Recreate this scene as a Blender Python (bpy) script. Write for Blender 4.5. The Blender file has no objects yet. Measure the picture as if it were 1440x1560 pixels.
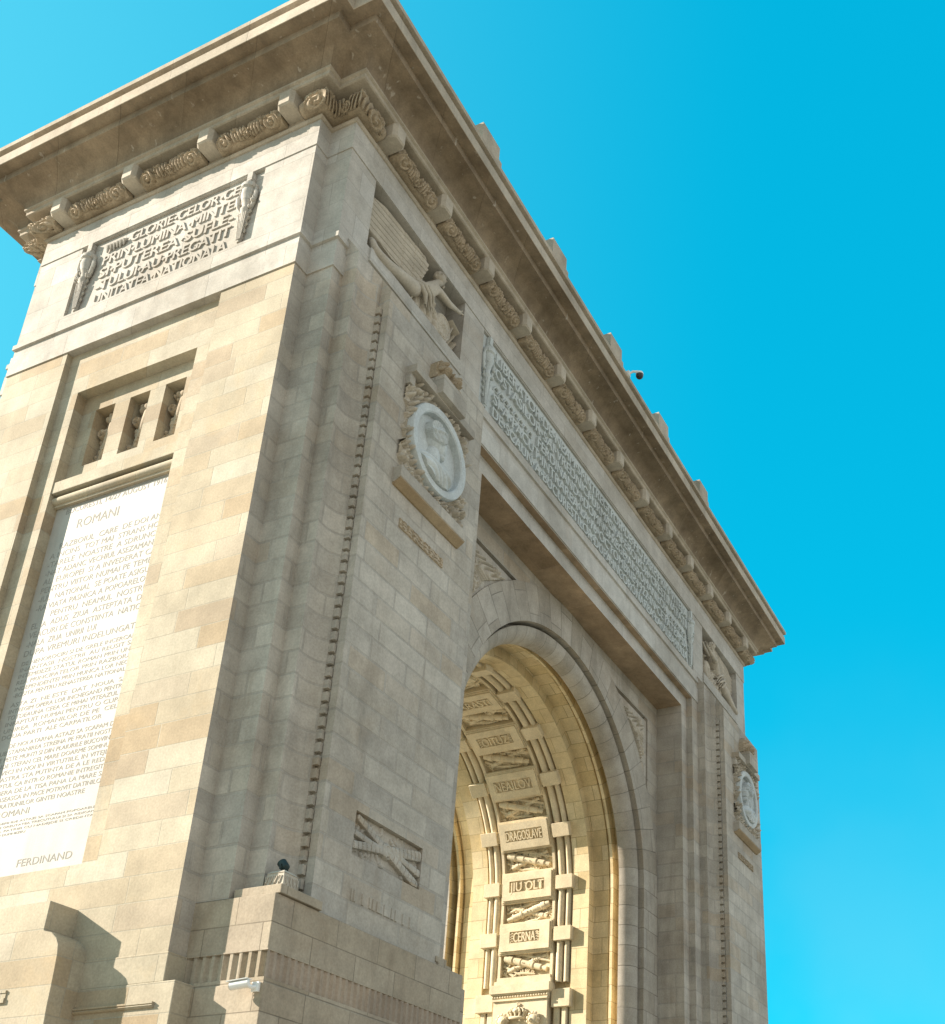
import bpy, bmesh, math, random
import numpy as np
from mathutils import Vector, Matrix

random.seed(4)
RNG = np.random.default_rng(7)
S = bpy.context.scene
COL = S.collection
PI = math.pi

# ------------------------------------------------------------------ camera
CAM = dict(pos=(-12.5911, -12.3248, 1.6), yaw=-64.531, pitch=25.4661, roll=1.3524,
           f=1770.7405, px=912.495, py=1125.385, w=1440.0, h=1560.0)


def make_camera():
    y, p, r = (math.radians(CAM[k]) for k in ('yaw', 'pitch', 'roll'))
    fwd = Vector((-math.sin(y) * math.cos(p), math.cos(y) * math.cos(p), math.sin(p)))
    right = fwd.cross(Vector((0, 0, 1))).normalized()
    up = right.cross(fwd)
    r2 = right * math.cos(r) + up * math.sin(r)
    u2 = -right * math.sin(r) + up * math.cos(r)
    cd = bpy.data.cameras.new('camera')
    co = bpy.data.objects.new('camera', cd)
    COL.objects.link(co)
    m = Matrix((r2, u2, -fwd)).transposed().to_4x4()
    m.translation = Vector(CAM['pos'])
    co.matrix_world = m
    cd.sensor_fit = 'VERTICAL'
    cd.sensor_height = 24.0
    cd.lens = CAM['f'] / CAM['h'] * 24.0
    cd.shift_x = (CAM['w'] / 2 - CAM['px']) / CAM['h']
    cd.shift_y = (CAM['py'] - CAM['h'] / 2) / CAM['h']
    cd.clip_start = 0.1
    cd.clip_end = 4000
    S.camera = co


make_camera()

# ------------------------------------------------------------------ light
SUN_DIR = Vector((0.541, -1.086, -0.619)).normalized()      # direction the light travels
SUN_ELEV = math.asin(-SUN_DIR.z)
SUN_AZ = math.atan2(-SUN_DIR.x, -SUN_DIR.y)
sd = bpy.data.lights.new('sun', 'SUN')
sd.energy = 5.0
sd.angle = math.radians(0.5)
sd.color = (1.0, 0.87, 0.735)
so = bpy.data.objects.new('sun', sd)
COL.objects.link(so)
so.rotation_euler = SUN_DIR.to_track_quat('-Z', 'Y').to_euler()
so.location = (-30, 60, 40)

wd = bpy.data.worlds.new('World')
S.world = wd
wd.use_nodes = True
nt = wd.node_tree
nt.nodes.clear()
sky = nt.nodes.new('ShaderNodeTexSky')
sky.sky_type = 'NISHITA'
sky.sun_disc = False
sky.sun_elevation = SUN_ELEV
sky.sun_rotation = SUN_AZ
sky.altitude = 50
sky.air_density = 1.0
sky.dust_density = 0.6
sky.ozone_density = 2.0
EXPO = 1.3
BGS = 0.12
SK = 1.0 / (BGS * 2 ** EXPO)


def wmix(fac, a, c, blend='MIX'):
    n = nt.nodes.new('ShaderNodeMix')
    n.data_type = 'RGBA'
    n.blend_type = blend
    for i, v in ((0, fac), (6, a), (7, c)):
        if isinstance(v, (int, float)):
            n.inputs[i].default_value = v
        elif isinstance(v, tuple):
            n.inputs[i].default_value = (*v, 1)
        else:
            nt.links.new(v, n.inputs[i])
    return n.outputs[2]


def wmath(op, a, c=0.0):
    n = nt.nodes.new('ShaderNodeMath')
    n.operation = op
    n.use_clamp = op == 'MULTIPLY_ADD'
    for i, v in enumerate((a, c)):
        if isinstance(v, (int, float)):
            n.inputs[i].default_value = v
        else:
            nt.links.new(v, n.inputs[i])
    return n.outputs[0]


def wramp(v, lo, hi):
    n = nt.nodes.new('ShaderNodeMapRange')
    n.interpolation_type = 'SMOOTHSTEP'
    n.inputs[1].default_value = lo
    n.inputs[2].default_value = hi
    nt.links.new(v, n.inputs[0])
    return n.outputs[0]


# clear graded sky: Nishita evened out towards cyan, paler towards the horizon; unseen south and west sides brightened as added fill light
tc = nt.nodes.new('ShaderNodeTexCoord')
sx = nt.nodes.new('ShaderNodeSeparateXYZ')
nt.links.new(tc.outputs['Generated'], sx.inputs[0])
base = wmix(1.0, sky.outputs[0], (0.015, 1.12, 0.94), 'MULTIPLY')
base = wmix(0.62, base, (0.0, 0.53 * SK, 0.88 * SK))
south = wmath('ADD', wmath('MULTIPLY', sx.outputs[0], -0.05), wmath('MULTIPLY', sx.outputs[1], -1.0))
base = wmix(wmath('MULTIPLY', wramp(south, 0.0, 0.75), 0.9), base, (0.50 * SK, 0.50 * SK, 0.52 * SK))  # southern sky bleached out of view, added fill for the front
fill_se = wmath('ADD', wmath('MULTIPLY', sx.outputs[0], 0.45), wmath('MULTIPLY', sx.outputs[1], -0.89))
base = wmix(wramp(fill_se, 0.48, 0.92), base, (1.26 * SK, 1.36 * SK, 1.40 * SK))  # added bright south-east patch beyond the frame edge, fills the shaded front
west = wmath('MULTIPLY', sx.outputs[0], -1.0)
base = wmix(wmath('MULTIPLY', wramp(west, 0.1, 0.9), 0.7), base, (1.15 * SK, 1.04 * SK, 0.98 * SK))  # western sky lifted out of view to brighten the west-facing steps
sunside = wmath('ADD', wmath('MULTIPLY', sx.outputs[0], -0.45), wmath('MULTIPLY', sx.outputs[1], 0.89))
base = wmix(wmath('MULTIPLY', wramp(sunside, -0.15, 0.75), 0.35), base, (0.36 * SK, 1.0 * SK, 1.05 * SK))
hz = nt.nodes.new('ShaderNodeTexNoise')
hz.inputs['Scale'].default_value = 2.6
hz.inputs['Detail'].default_value = 5
nt.links.new(tc.outputs['Generated'], hz.inputs['Vector'])
haze = wmath('MULTIPLY', wmath('SUBTRACT', 1.0, wramp(sx.outputs[2], 0.12, 0.55)), wramp(hz.outputs[0], 0.42, 0.70))
base = wmix(wmath('MULTIPLY', haze, 0.28), base, (0.34 * SK, 0.74 * SK, 0.92 * SK))
low = wmath('SUBTRACT', 1.0, wramp(sx.outputs[2], 0.0, 0.17))
base = wmix(wmath('MULTIPLY', low, 0.7), base, (0.70 * SK, 0.66 * SK, 0.55 * SK))
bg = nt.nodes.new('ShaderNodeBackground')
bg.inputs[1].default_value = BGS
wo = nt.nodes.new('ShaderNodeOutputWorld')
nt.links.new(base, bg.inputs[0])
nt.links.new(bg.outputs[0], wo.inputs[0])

S.view_settings.view_transform = 'Standard'
S.view_settings.look = 'None'
S.view_settings.gamma = 1
S.view_settings.exposure = EXPO
S.cycles.max_bounces = 8
S.cycles.diffuse_bounces = 6
S.cycles.use_denoising = True

# ------------------------------------------------------------------ main dimensions (metres)
L, W, A1, B1 = 26.835, 9.405, 0.6525, 0.3755
ZB1, ZB2, ZPED = 5.57, 6.02, 6.87          # base top, fluted band top, pedestal top
ZS2, ZS1, ZJ, ZT = 20.06, 20.87, 23.51, 24.28
YR = 1.05                                   # arch wall plane
XC, ZC = 13.35, 12.85                       # arch centre
RIN = 5.0


# ------------------------------------------------------------------ materials
def stone(name, tints, mode='wall', row=0.444, bw=1.12, off=0.212, joint=0.78, mottling=0.20,
          streak=0.25, streak_col=(0.20, 0.15, 0.10), patch=0.0, patch_col=(0.42, 0.24, 0.09),
          bump=0.35, contrast=1.0, mortar=0.011, rough=0.85, fine=0.14, draft=0.0, salt=0.0, soot=0.30):
    m = bpy.data.materials.new(name)
    m.use_nodes = True
    t = m.node_tree
    N, K = t.nodes, t.links
    b = N['Principled BSDF']
    b.inputs['Roughness'].default_value = rough
    b.inputs['Specular IOR Level'].default_value = 0.25
    geo = N.new('ShaderNodeNewGeometry')
    pos = geo.outputs['Position']
    sep = N.new('ShaderNodeSeparateXYZ')
    K.new(pos, sep.inputs[0])

    def math_(op, a, c=None):
        n = N.new('ShaderNodeMath')
        n.operation = op
        for i, v in enumerate((a, c)):
            if v is None:
                continue
            if isinstance(v, (int, float)):
                n.inputs[i].default_value = v
            else:
                K.new(v, n.inputs[i])
        return n.outputs[0]

    def noise(scale, detail=4, vec=None, rough_=0.55, dist=0.0):
        n = N.new('ShaderNodeTexNoise')
        n.inputs['Scale'].default_value = scale
        n.inputs['Detail'].default_value = detail
        n.inputs['Roughness'].default_value = rough_
        n.inputs['Distortion'].default_value = dist
        K.new(vec or pos, n.inputs['Vector'])
        return n.outputs[0]

    def ramp(fac, p0, p1, c0=(0, 0, 0, 1), c1=(1, 1, 1, 1)):
        n = N.new('ShaderNodeValToRGB')
        n.color_ramp.elements[0].position = p0
        n.color_ramp.elements[1].position = p1
        n.color_ramp.elements[0].color = c0
        n.color_ramp.elements[1].color = c1
        K.new(fac, n.inputs[0])
        return n.outputs[0]

    def mix(fac, a, c, blend='MIX'):
        n = N.new('ShaderNodeMix')
        n.data_type = 'RGBA'
        n.blend_type = blend
        for i, v in ((0, fac), (6, a), (7, c)):
            if isinstance(v, (int, float)):
                n.inputs[i].default_value = v
            elif isinstance(v, tuple):
                n.inputs[i].default_value = (*v[:3], 1)
            else:
                K.new(v, n.inputs[i])
        return n.outputs[2]

    X, Y, Z = sep.outputs
    brick = None
    if mode != 'plain':
        if mode == 'wall':
            u, v = math_('SUBTRACT', X, Y), math_('SUBTRACT', Z, off)
        elif mode == 'slab':
            u, v = Y, X
        else:
            dx, dz = math_('SUBTRACT', X, XC), math_('SUBTRACT', Z, ZC)
            up_, dn_ = math_('MAXIMUM', dz, 0.0), math_('MINIMUM', dz, 0.0)
            arc = math_('ADD', math_('MULTIPLY', math_('ARCTAN2', up_, dx), 5.6), math_('ADD', dn_, 31.0))
            if mode == 'vault':
                u, v = Y, arc
            else:
                rad = math_('SQRT', math_('ADD', math_('MULTIPLY', dx, dx), math_('MULTIPLY', up_, up_)))
                u, v = math_('ADD', rad, Y), arc
        cmb = N.new('ShaderNodeCombineXYZ')
        K.new(u, cmb.inputs[0])
        K.new(v, cmb.inputs[1])
        brick = N.new('ShaderNodeTexBrick')
        brick.offset = 0.47
        brick.squash = 1.35
        brick.squash_frequency = 3
        K.new(cmb.outputs[0], brick.inputs['Vector'])
        brick.inputs['Color1'].default_value = (0, 0, 0, 1)
        brick.inputs['Color2'].default_value = (1, 1, 1, 1)
        brick.inputs['Mortar'].default_value = (0.5, 0.5, 0.5, 1)
        brick.inputs['Scale'].default_value = 1.0
        brick.inputs['Mortar Size'].default_value = mortar
        brick.inputs['Mortar Smooth'].default_value = 0.35
        brick.inputs['Bias'].default_value = 0.0
        brick.inputs['Brick Width'].default_value = bw
        brick.inputs['Row Height'].default_value = row
        cr = N.new('ShaderNodeValToRGB')
        els = cr.color_ramp.elements
        n = len(tints)
        while len(els) < n:
            els.new(0.5)
        for i, c in enumerate(tints):
            els[i].position = i / max(1, n - 1)
            els[i].color = (*c, 1)
        sepc = N.new('ShaderNodeSeparateColor')
        K.new(brick.outputs['Color'], sepc.inputs[0])
        K.new(sepc.outputs[0], cr.inputs[0])
        col = cr.outputs[0]
        # groups of blocks from different deliveries
        grp = ramp(noise(0.42, 2, None, 0.5), 0.35, 0.65, (0.86, 0.85, 0.83, 1), (1.10, 1.10, 1.10, 1))
        col = mix(1.0, col, grp, 'MULTIPLY')
    else:
        col = mix(ramp(noise(0.9, 5), 0.3, 0.7), tints[0], tints[-1])
    # mottling, veins, stains (they belong to the stone)
    mot = ramp(noise(2.3, 6, rough_=0.62), 0.28, 0.72, (1 - mottling, 1 - mottling, 1 - mottling, 1), (1 + mottling * .5,) * 3 + (1,))
    col = mix(1.0, col, mot, 'MULTIPLY')
    fin = ramp(noise(26, 4), 0.3, 0.7, (1 - fine,) * 3 + (1,), (1 + fine * .6,) * 3 + (1,))
    col = mix(1.0, col, fin, 'MULTIPLY')
    mp = N.new('ShaderNodeMapping')
    mp.inputs['Scale'].default_value = (1.0, 1.0, 0.16)
    K.new(pos, mp.inputs['Vector'])
    st = ramp(noise(4.2, 5, mp.outputs[0], 0.65), 0.52, 0.78)
    big = ramp(noise(0.33, 3), 0.42, 0.62)
    col = mix(math_('MULTIPLY', math_('MULTIPLY', st, big), streak), col, streak_col)
    # old dirt films in irregular sheets
    sm = ramp(noise(0.9, 6, mp.outputs[0], 0.62, 0.6), 0.50, 0.66)
    col = mix(math_('MULTIPLY', sm, soot), col, mix(1.0, col, (0.52, 0.49, 0.46), 'MULTIPLY'))
    if salt > 0:
        mp2 = N.new('ShaderNodeMapping')
        mp2.inputs['Scale'].default_value = (1.0, 1.0, 0.12)
        K.new(pos, mp2.inputs['Vector'])
        sl = ramp(noise(5.5, 3, mp2.outputs[0], 0.5), 0.66, 0.72)
        col = mix(math_('MULTIPLY', sl, salt), col, (0.50, 0.46, 0.40))
    if patch > 0:
        pt = ramp(noise(0.55, 5, None, 0.6, 0.8), 0.57, 0.72)
        col = mix(math_('MULTIPLY', pt, patch), col, patch_col)
    if brick is not None:
        wear = ramp(noise(1.1, 3), 0.3, 0.7, (0.35,) * 3 + (1,), (1, 1, 1, 1))
        fc = brick.outputs['Fac']
        edge = math_('MULTIPLY', math_('MULTIPLY', fc, math_('SUBTRACT', 1.0, math_('MULTIPLY', fc, draft))), 1.0 + 1.6 * draft)
        jf = math_('MULTIPLY', math_('MULTIPLY', edge, joint), wear)
        col = mix(jf, col, tuple(x * 0.35 for x in tints[len(tints) // 2]))
    K.new(col, b.inputs['Base Color'])
    h = math_('MULTIPLY', noise(38, 5), 0.22)
    h = math_('ADD', h, math_('MULTIPLY', noise(7, 4), 0.35))
    if brick is not None:
        h = math_('SUBTRACT', h, math_('MULTIPLY', brick.outputs['Fac'], 1.1))
    bp = N.new('ShaderNodeBump')
    bp.inputs['Strength'].default_value = bump
    bp.inputs['Distance'].default_value = 0.02
    K.new(h, bp.inputs['Height'])
    K.new(bp.outputs[0], b.inputs['Normal'])
    return m


def plain(name, col, rough=0.6, metal=0.0, var=0.1):
    m = bpy.data.materials.new(name)
    m.use_nodes = True
    N, K = m.node_tree.nodes, m.node_tree.links
    b = N['Principled BSDF']
    n = N.new('ShaderNodeTexNoise')
    n.inputs['Scale'].default_value = 14
    n.inputs['Detail'].default_value = 5
    r = N.new('ShaderNodeValToRGB')
    r.color_ramp.elements[0].color = (*[c * (1 - var) for c in col], 1)
    r.color_ramp.elements[1].color = (*[min(1, c * (1 + var)) for c in col], 1)
    tc = N.new('ShaderNodeNewGeometry')
    K.new(tc.outputs['Position'], n.inputs['Vector'])
    K.new(n.outputs[0], r.inputs[0])
    K.new(r.outputs[0], b.inputs['Base Color'])
    b.inputs['Roughness'].default_value = rough
    b.inputs['Metallic'].default_value = metal
    return m


CREAM = [(0.410, 0.351, 0.254), (0.445, 0.400, 0.307), (0.383, 0.301, 0.197), (0.454, 0.418, 0.330), (0.418, 0.364, 0.268), (0.472, 0.437, 0.353), (0.356, 0.283, 0.197)]
GREY = [(0.436, 0.397, 0.338), (0.463, 0.427, 0.369), (0.393, 0.366, 0.324), (0.498, 0.464, 0.405), (0.454, 0.418, 0.365), (0.428, 0.366, 0.288)]
WHITE = [(0.450, 0.427, 0.387), (0.482, 0.464, 0.427), (0.427, 0.401, 0.356), (0.504, 0.491, 0.455)]
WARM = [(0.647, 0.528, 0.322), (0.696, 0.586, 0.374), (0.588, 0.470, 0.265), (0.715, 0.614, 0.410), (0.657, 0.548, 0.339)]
M = {}
M['end'] = stone('cream_ashlar', CREAM, 'wall', joint=0.42, bw=1.28, mottling=0.15, patch=0.22, streak=0.20, soot=0.12, patch_col=(0.50, 0.34, 0.16))
M['shaft'] = stone('grey_ashlar', GREY, 'wall', mortar=0.026, draft=0.85, patch=0.10, streak=0.40, soot=0.42, patch_col=(0.40, 0.26, 0.13))
M['attic'] = stone('pale_travertine', WHITE, 'wall', row=0.66, bw=1.5, off=0.17, joint=0.42, streak=0.25, soot=0.18, streak_col=(0.30, 0.30, 0.28), patch=0.10)
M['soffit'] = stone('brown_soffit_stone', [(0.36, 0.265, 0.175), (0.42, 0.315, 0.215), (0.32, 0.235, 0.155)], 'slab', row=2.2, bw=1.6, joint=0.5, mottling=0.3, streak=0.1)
M['ring'] = stone('voussoir_stone', [(0.40, 0.37, 0.32), (0.46, 0.425, 0.37), (0.36, 0.325, 0.27), (0.44, 0.41, 0.36)], 'ring', row=0.62, bw=1.15, patch=0.10, soot=0.45, mortar=0.016, joint=0.85)
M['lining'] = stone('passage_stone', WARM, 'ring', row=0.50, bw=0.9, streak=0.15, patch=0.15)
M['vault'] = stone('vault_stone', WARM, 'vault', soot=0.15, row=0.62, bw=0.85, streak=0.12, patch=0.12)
M['vcarve'] = stone('vault_carving_stone', [(0.64, 0.54, 0.365), (0.70, 0.61, 0.44)], 'plain', streak=0.15, soot=0.15)
M['carve'] = stone('carved_stone', [(0.36, 0.29, 0.20), (0.47, 0.39, 0.29)], 'plain', streak=0.4, fine=0.25)
M['carvepale'] = stone('pale_carved_stone', [(0.44, 0.395, 0.325), (0.53, 0.48, 0.40)], 'plain', streak=0.25)
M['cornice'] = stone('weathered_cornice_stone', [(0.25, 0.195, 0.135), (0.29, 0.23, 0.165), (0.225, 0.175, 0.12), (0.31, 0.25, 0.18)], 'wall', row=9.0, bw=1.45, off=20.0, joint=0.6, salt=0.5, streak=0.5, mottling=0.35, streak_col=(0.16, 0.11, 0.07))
M['fascia'] = stone('cornice_edge_stone', [(0.42, 0.37, 0.295), (0.48, 0.42, 0.34), (0.39, 0.335, 0.26)], 'wall', row=9.0, bw=1.6, off=20.0, joint=0.6, streak=0.55)
M['marble'] = stone('white_marble', [(0.385, 0.378, 0.345), (0.425, 0.418, 0.385)], 'plain', streak=0.16, mottling=0.10, fine=0.04, bump=0.05, rough=0.6)
M['ink'] = plain('engraved_letter_grey', (0.24, 0.235, 0.215), 0.8)
M['medal'] = stone('medallion_marble', [(0.48, 0.52, 0.53), (0.56, 0.60, 0.60)], 'plain', streak=0.2, mottling=0.15)
M['inscr'] = stone('blue_grey_marble', [(0.48, 0.515, 0.51), (0.54, 0.575, 0.565)], 'plain', streak=0.2, mottling=0.12)
M['base'] = stone('stained_base_stone', [(0.37, 0.315, 0.24), (0.41, 0.355, 0.275), (0.33, 0.275, 0.20), (0.39, 0.335, 0.265)], 'wall', streak=0.6, patch=0.35, patch_col=(0.22, 0.15, 0.09))
M['stained'] = stone('dirty_fluted_stone', [(0.34, 0.27, 0.20), (0.39, 0.32, 0.25), (0.30, 0.245, 0.19)], 'wall', streak=0.8, patch=0.5, patch_col=(0.14, 0.10, 0.07), joint=0.2)
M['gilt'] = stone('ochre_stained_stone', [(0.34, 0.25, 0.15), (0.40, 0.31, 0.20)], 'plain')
M['white'] = plain('white_painted_metal', (0.75, 0.75, 0.72), 0.4)
M['dark'] = plain('black_plastic', (0.02, 0.025, 0.03), 0.35)
M['verd'] = plain('dark_bronze', (0.03, 0.05, 0.05), 0.5, 0.6, 0.4)
M['ground'] = plain('pale_paving', (0.30, 0.265, 0.21), 0.9, 0, 0.15)


# ------------------------------------------------------------------ mesh helpers
class MB:
    def __init__(self, xf=None):
        self.v, self.f = [], []
        self.xf = xf

    def pt(self, p):
        p = tuple(float(c) for c in p)
        if self.xf:
            p = self.xf(*p)
        self.v.append(p)
        return len(self.v) - 1

    def poly(self, pts):
        self.f.append([self.pt(p) for p in pts])

    def quad(self, a, b, c, d):
        self.poly((a, b, c, d))

    def box(self, x0, x1, y0, y1, z0, z1):
        c = [self.pt(p) for p in ((x0, y0, z0), (x1, y0, z0), (x1, y1, z0), (x0, y1, z0),
                                  (x0, y0, z1), (x1, y0, z1), (x1, y1, z1), (x0, y1, z1))]
        for q in ((0, 3, 2, 1), (4, 5, 6, 7), (0, 1, 5, 4), (1, 2, 6, 5), (2, 3, 7, 6), (3, 0, 4, 7)):
            self.f.append([c[i] for i in q])

    def fbox(self, fr, u0, u1, v0, v1, n0, n1, taper=0.0):
        du, dv = taper, taper
        c = [self.pt(fr(*p)) for p in ((u0, v0, n0), (u1, v0, n0), (u1, v1, n0), (u0, v1, n0),
                                       (u0 + du, v0 + dv, n1), (u1 - du, v0 + dv, n1), (u1 - du, v1 - dv, n1), (u0 + du, v1 - dv, n1))]
        for q in ((0, 3, 2, 1), (4, 5, 6, 7), (0, 1, 5, 4), (1, 2, 6, 5), (2, 3, 7, 6), (3, 0, 4, 7)):
            self.f.append([c[i] for i in q])

    def prism(self, fr, prof, w0, w1):
        """profile (a,b) pairs extruded along third frame axis"""
        n = len(prof)
        A = [self.pt(fr(a, b, w0)) for a, b in prof]
        B = [self.pt(fr(a, b, w1)) for a, b in prof]
        self.f.append(A[::-1])
        self.f.append(B)
        for i in range(n):
            j = (i + 1) % n
            self.f.append([A[i], A[j], B[j], B[i]])

    def strip(self, line, z0, z1):
        """vertical sheet over plan polyline; z1 may be a function of (x,y)"""
        g0 = z0 if callable(z0) else (lambda x, y: z0)
        g1 = z1 if callable(z1) else (lambda x, y: z1)
        a = [self.pt((x, y, g0(x, y))) for x, y in line]
        b = [self.pt((x, y, g1(x, y))) for x, y in line]
        for i in range(len(line) - 1):
            self.f.append([a[i], a[i + 1], b[i + 1], b[i]])

    def grid(self, P):
        """P: array nu x nv x 3"""
        nu, nv = P.shape[:2]
        idx = [[self.pt(P[i, j]) for j in range(nv)] for i in range(nu)]
        for i in range(nu - 1):
            for j in range(nv - 1):
                self.f.append([idx[i][j], idx[i + 1][j], idx[i + 1][j + 1], idx[i][j + 1]])

    def tube(self, pts, radii, n=10, fr=None, squash=1.0, caps=True):
        pts = [Vector(p) for p in pts]
        if not hasattr(radii, '__len__'):
            radii = [radii] * len(pts)
        rings = []
        for i, p in enumerate(pts):
            d = (pts[min(i + 1, len(pts) - 1)] - pts[max(i - 1, 0)]).normalized()
            a = d.cross(Vector((0.0, 0, 1)))
            if a.length < 1e-3:
                a = d.cross(Vector((0, 1, 0)))
            a.normalize()
            b = d.cross(a)
            ring = []
            for k in range(n):
                t = 2 * PI * k / n
                q = p + (a * math.cos(t) + b * math.sin(t)) * radii[i]
                ring.append(self.pt(fr(*q) if fr else q))
            rings.append(ring)
        for i in range(len(rings) - 1):
            for k in range(n):
                j = (k + 1) % n
                self.f.append([rings[i][k], rings[i][j], rings[i + 1][j], rings[i + 1][k]])
        if caps:
            self.f.append(rings[0][::-1])
            self.f.append(rings[-1])

    def ball(self, c, r, fr=None, nu=10, nv=7, sx=1, sy=1, sz=1):
        rows = []
        for j in range(nv + 1):
            ph = -PI / 2 + PI * j / nv
            row = []
            for i in range(nu):
                th = 2 * PI * i / nu
                p = (c[0] + r * sx * math.cos(ph) * math.cos(th), c[1] + r * sy * math.cos(ph) * math.sin(th), c[2] + r * sz * math.sin(ph))
                row.append(self.pt(fr(*p) if fr else p))
            rows.append(row)
        for j in range(nv):
            for i in range(nu):
                k = (i + 1) % nu
                self.f.append([rows[j][i], rows[j][k], rows[j + 1][k], rows[j + 1][i]])

    def build(self, name, mat, parent=None, smooth=False, bevel=0.0, label=None, merge=True):
        me = bpy.data.meshes.new(name)
        me.from_pydata(self.v, [], self.f)
        if merge:
            bm = bmesh.new()
            bm.from_mesh(me)
            bmesh.ops.remove_doubles(bm, verts=bm.verts, dist=0.0004)
            bmesh.ops.recalc_face_normals(bm, faces=bm.faces)
            bm.to_mesh(me)
            bm.free()
        me.materials.append(mat)
        o = bpy.data.objects.new(name, me)
        COL.objects.link(o)
        if smooth:
            me.polygons.foreach_set('use_smooth', [True] * len(me.polygons))
            me.set_sharp_from_angle(angle=math.radians(38))
        if bevel:
            bv = o.modifiers.new('bevel', 'BEVEL')
            bv.width = bevel
            bv.segments = 2
            bv.limit_method = 'ANGLE'
        if parent:
            adopt(o, parent)
        if label:
            o['label'] = label
        return o


def world_of(o):
    m = o.matrix_basis.copy()
    p = o
    while p.parent:
        m = p.parent.matrix_basis @ p.matrix_parent_inverse @ m if False else p.matrix_parent_inverse @ m
        p = p.parent
        m = p.matrix_basis @ m
    return m


def adopt(o, parent):
    o.parent = parent
    o.matrix_parent_inverse = world_of(parent).inverted()


def thing(name, label, cat, loc, group=None):
    o = bpy.data.objects.new(name, None)
    o.empty_display_size = 0.3
    COL.objects.link(o)
    o.location = loc
    o['label'] = label
    o['category'] = cat
    if group:
        o['group'] = group
    return o


def frame(o, U, V, N):
    o, U, V, N = (Vector(a) for a in (o, U, V, N))
    return lambda u, v, n=0.0: tuple(o + U * u + V * v + N * n)


def mir(mx, my):
    return lambda x, y, z: ((L - x) if mx else x, (W - y) if my else y, z)


def rect_holes(mb, fr, u0, u1, v0, v1, holes, back=True):
    """sheet in frame (n=0) with rectangular recesses [(u0,u1,v0,v1,depth,subholes)]"""
    us = sorted({u0, u1, *[h[0] for h in holes], *[h[1] for h in holes]})
    vs = sorted({v0, v1, *[h[2] for h in holes], *[h[3] for h in holes]})
    us = [u for u in us if u0 <= u <= u1]
    vs = [v for v in vs if v0 <= v <= v1]
    for i in range(len(us) - 1):
        for j in range(len(vs) - 1):
            cu, cv = (us[i] + us[i + 1]) / 2, (vs[j] + vs[j + 1]) / 2
            if any(h[0] < cu < h[1] and h[2] < cv < h[3] for h in holes):
                continue
            mb.quad(fr(us[i], vs[j]), fr(us[i + 1], vs[j]), fr(us[i + 1], vs[j + 1]), fr(us[i], vs[j + 1]))
    for h in holes:
        a, b, c, d, dep = h[:5]
        sub = h[5] if len(h) > 5 else []
        n = -dep
        mb.quad(fr(a, c), fr(b, c), fr(b, c, n), fr(a, c, n))
        mb.quad(fr(a, d), fr(b, d), fr(b, d, n), fr(a, d, n))
        mb.quad(fr(a, c), fr(a, d), fr(a, d, n), fr(a, c, n))
        mb.quad(fr(b, c), fr(b, d), fr(b, d, n), fr(b, c, n))
        rect_holes(mb, lambda u, v, q=0.0, n=n: fr(u, v, q + n), a, b, c, d, sub)


# ---- relief surfaces
def relief(name, fr, u0, u1, v0, v1, nu, nv, fn, mat, parent, skirt=0.0, label=None):
    U, V = np.meshgrid(np.linspace(u0, u1, nu), np.linspace(v0, v1, nv), indexing='ij')
    H = fn(U, V)
    if skirt:
        H[0, :] = H[-1, :] = -skirt
        H[:, 0] = H[:, -1] = -skirt
    mb = MB()
    P = np.empty(U.shape + (3,))
    for i in range(nu):
        for j in range(nv):
            P[i, j] = fr(U[i, j], V[i, j], H[i, j])
    mb.grid(P)
    return mb.build(name, mat, parent, smooth=True, label=label, merge=False)


def blobs(U, V, pts):
    """pts: (u,v,r,h)"""
    H = np.zeros_like(U)
    for u, v, r, h in pts:
        d2 = ((U - u) ** 2 + (V - v) ** 2) / (r * r)
        H = np.maximum(H, h * np.sqrt(np.clip(1 - d2, 0, 1)))
    return H


def capsule(U, V, a, b, ra, rb, h):
    ax, ay = a
    dx, dy = b[0] - ax, b[1] - ay
    t = np.clip(((U - ax) * dx + (V - ay) * dy) / (dx * dx + dy * dy), 0, 1)
    r = ra + (rb - ra) * t
    d = np.hypot(U - ax - t * dx, V - ay - t * dy) / r
    return h * np.sqrt(np.clip(1 - d * d, 0, 1)) * (r / max(ra, rb))


def inside(U, V, poly):
    c = np.zeros(U.shape, bool)
    n = len(poly)
    for i in range(n):
        x1, y1 = poly[i]
        x2, y2 = poly[(i + 1) % n]
        if y1 == y2:
            continue
        cond = ((y1 > V) != (y2 > V)) & (U < (x2 - x1) * (V - y1) / (y2 - y1) + x1)
        c ^= cond
    return c


def spiral(U, V, cu, cv, r0, h, turns=2.2, sgn=1):
    r = np.hypot(U - cu, V - cv)
    th = np.arctan2(V - cv, (U - cu) * sgn)
    ph = r / r0 * turns - th / (2 * PI)
    ridge = np.abs(((ph % 1.0) - 0.5) * 2)
    return np.where(r < r0, h * (0.35 + 0.65 * (1 - ridge ** 1.6)) * np.clip((r0 - r) / (0.15 * r0), 0, 1) ** 0.5, 0)


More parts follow.
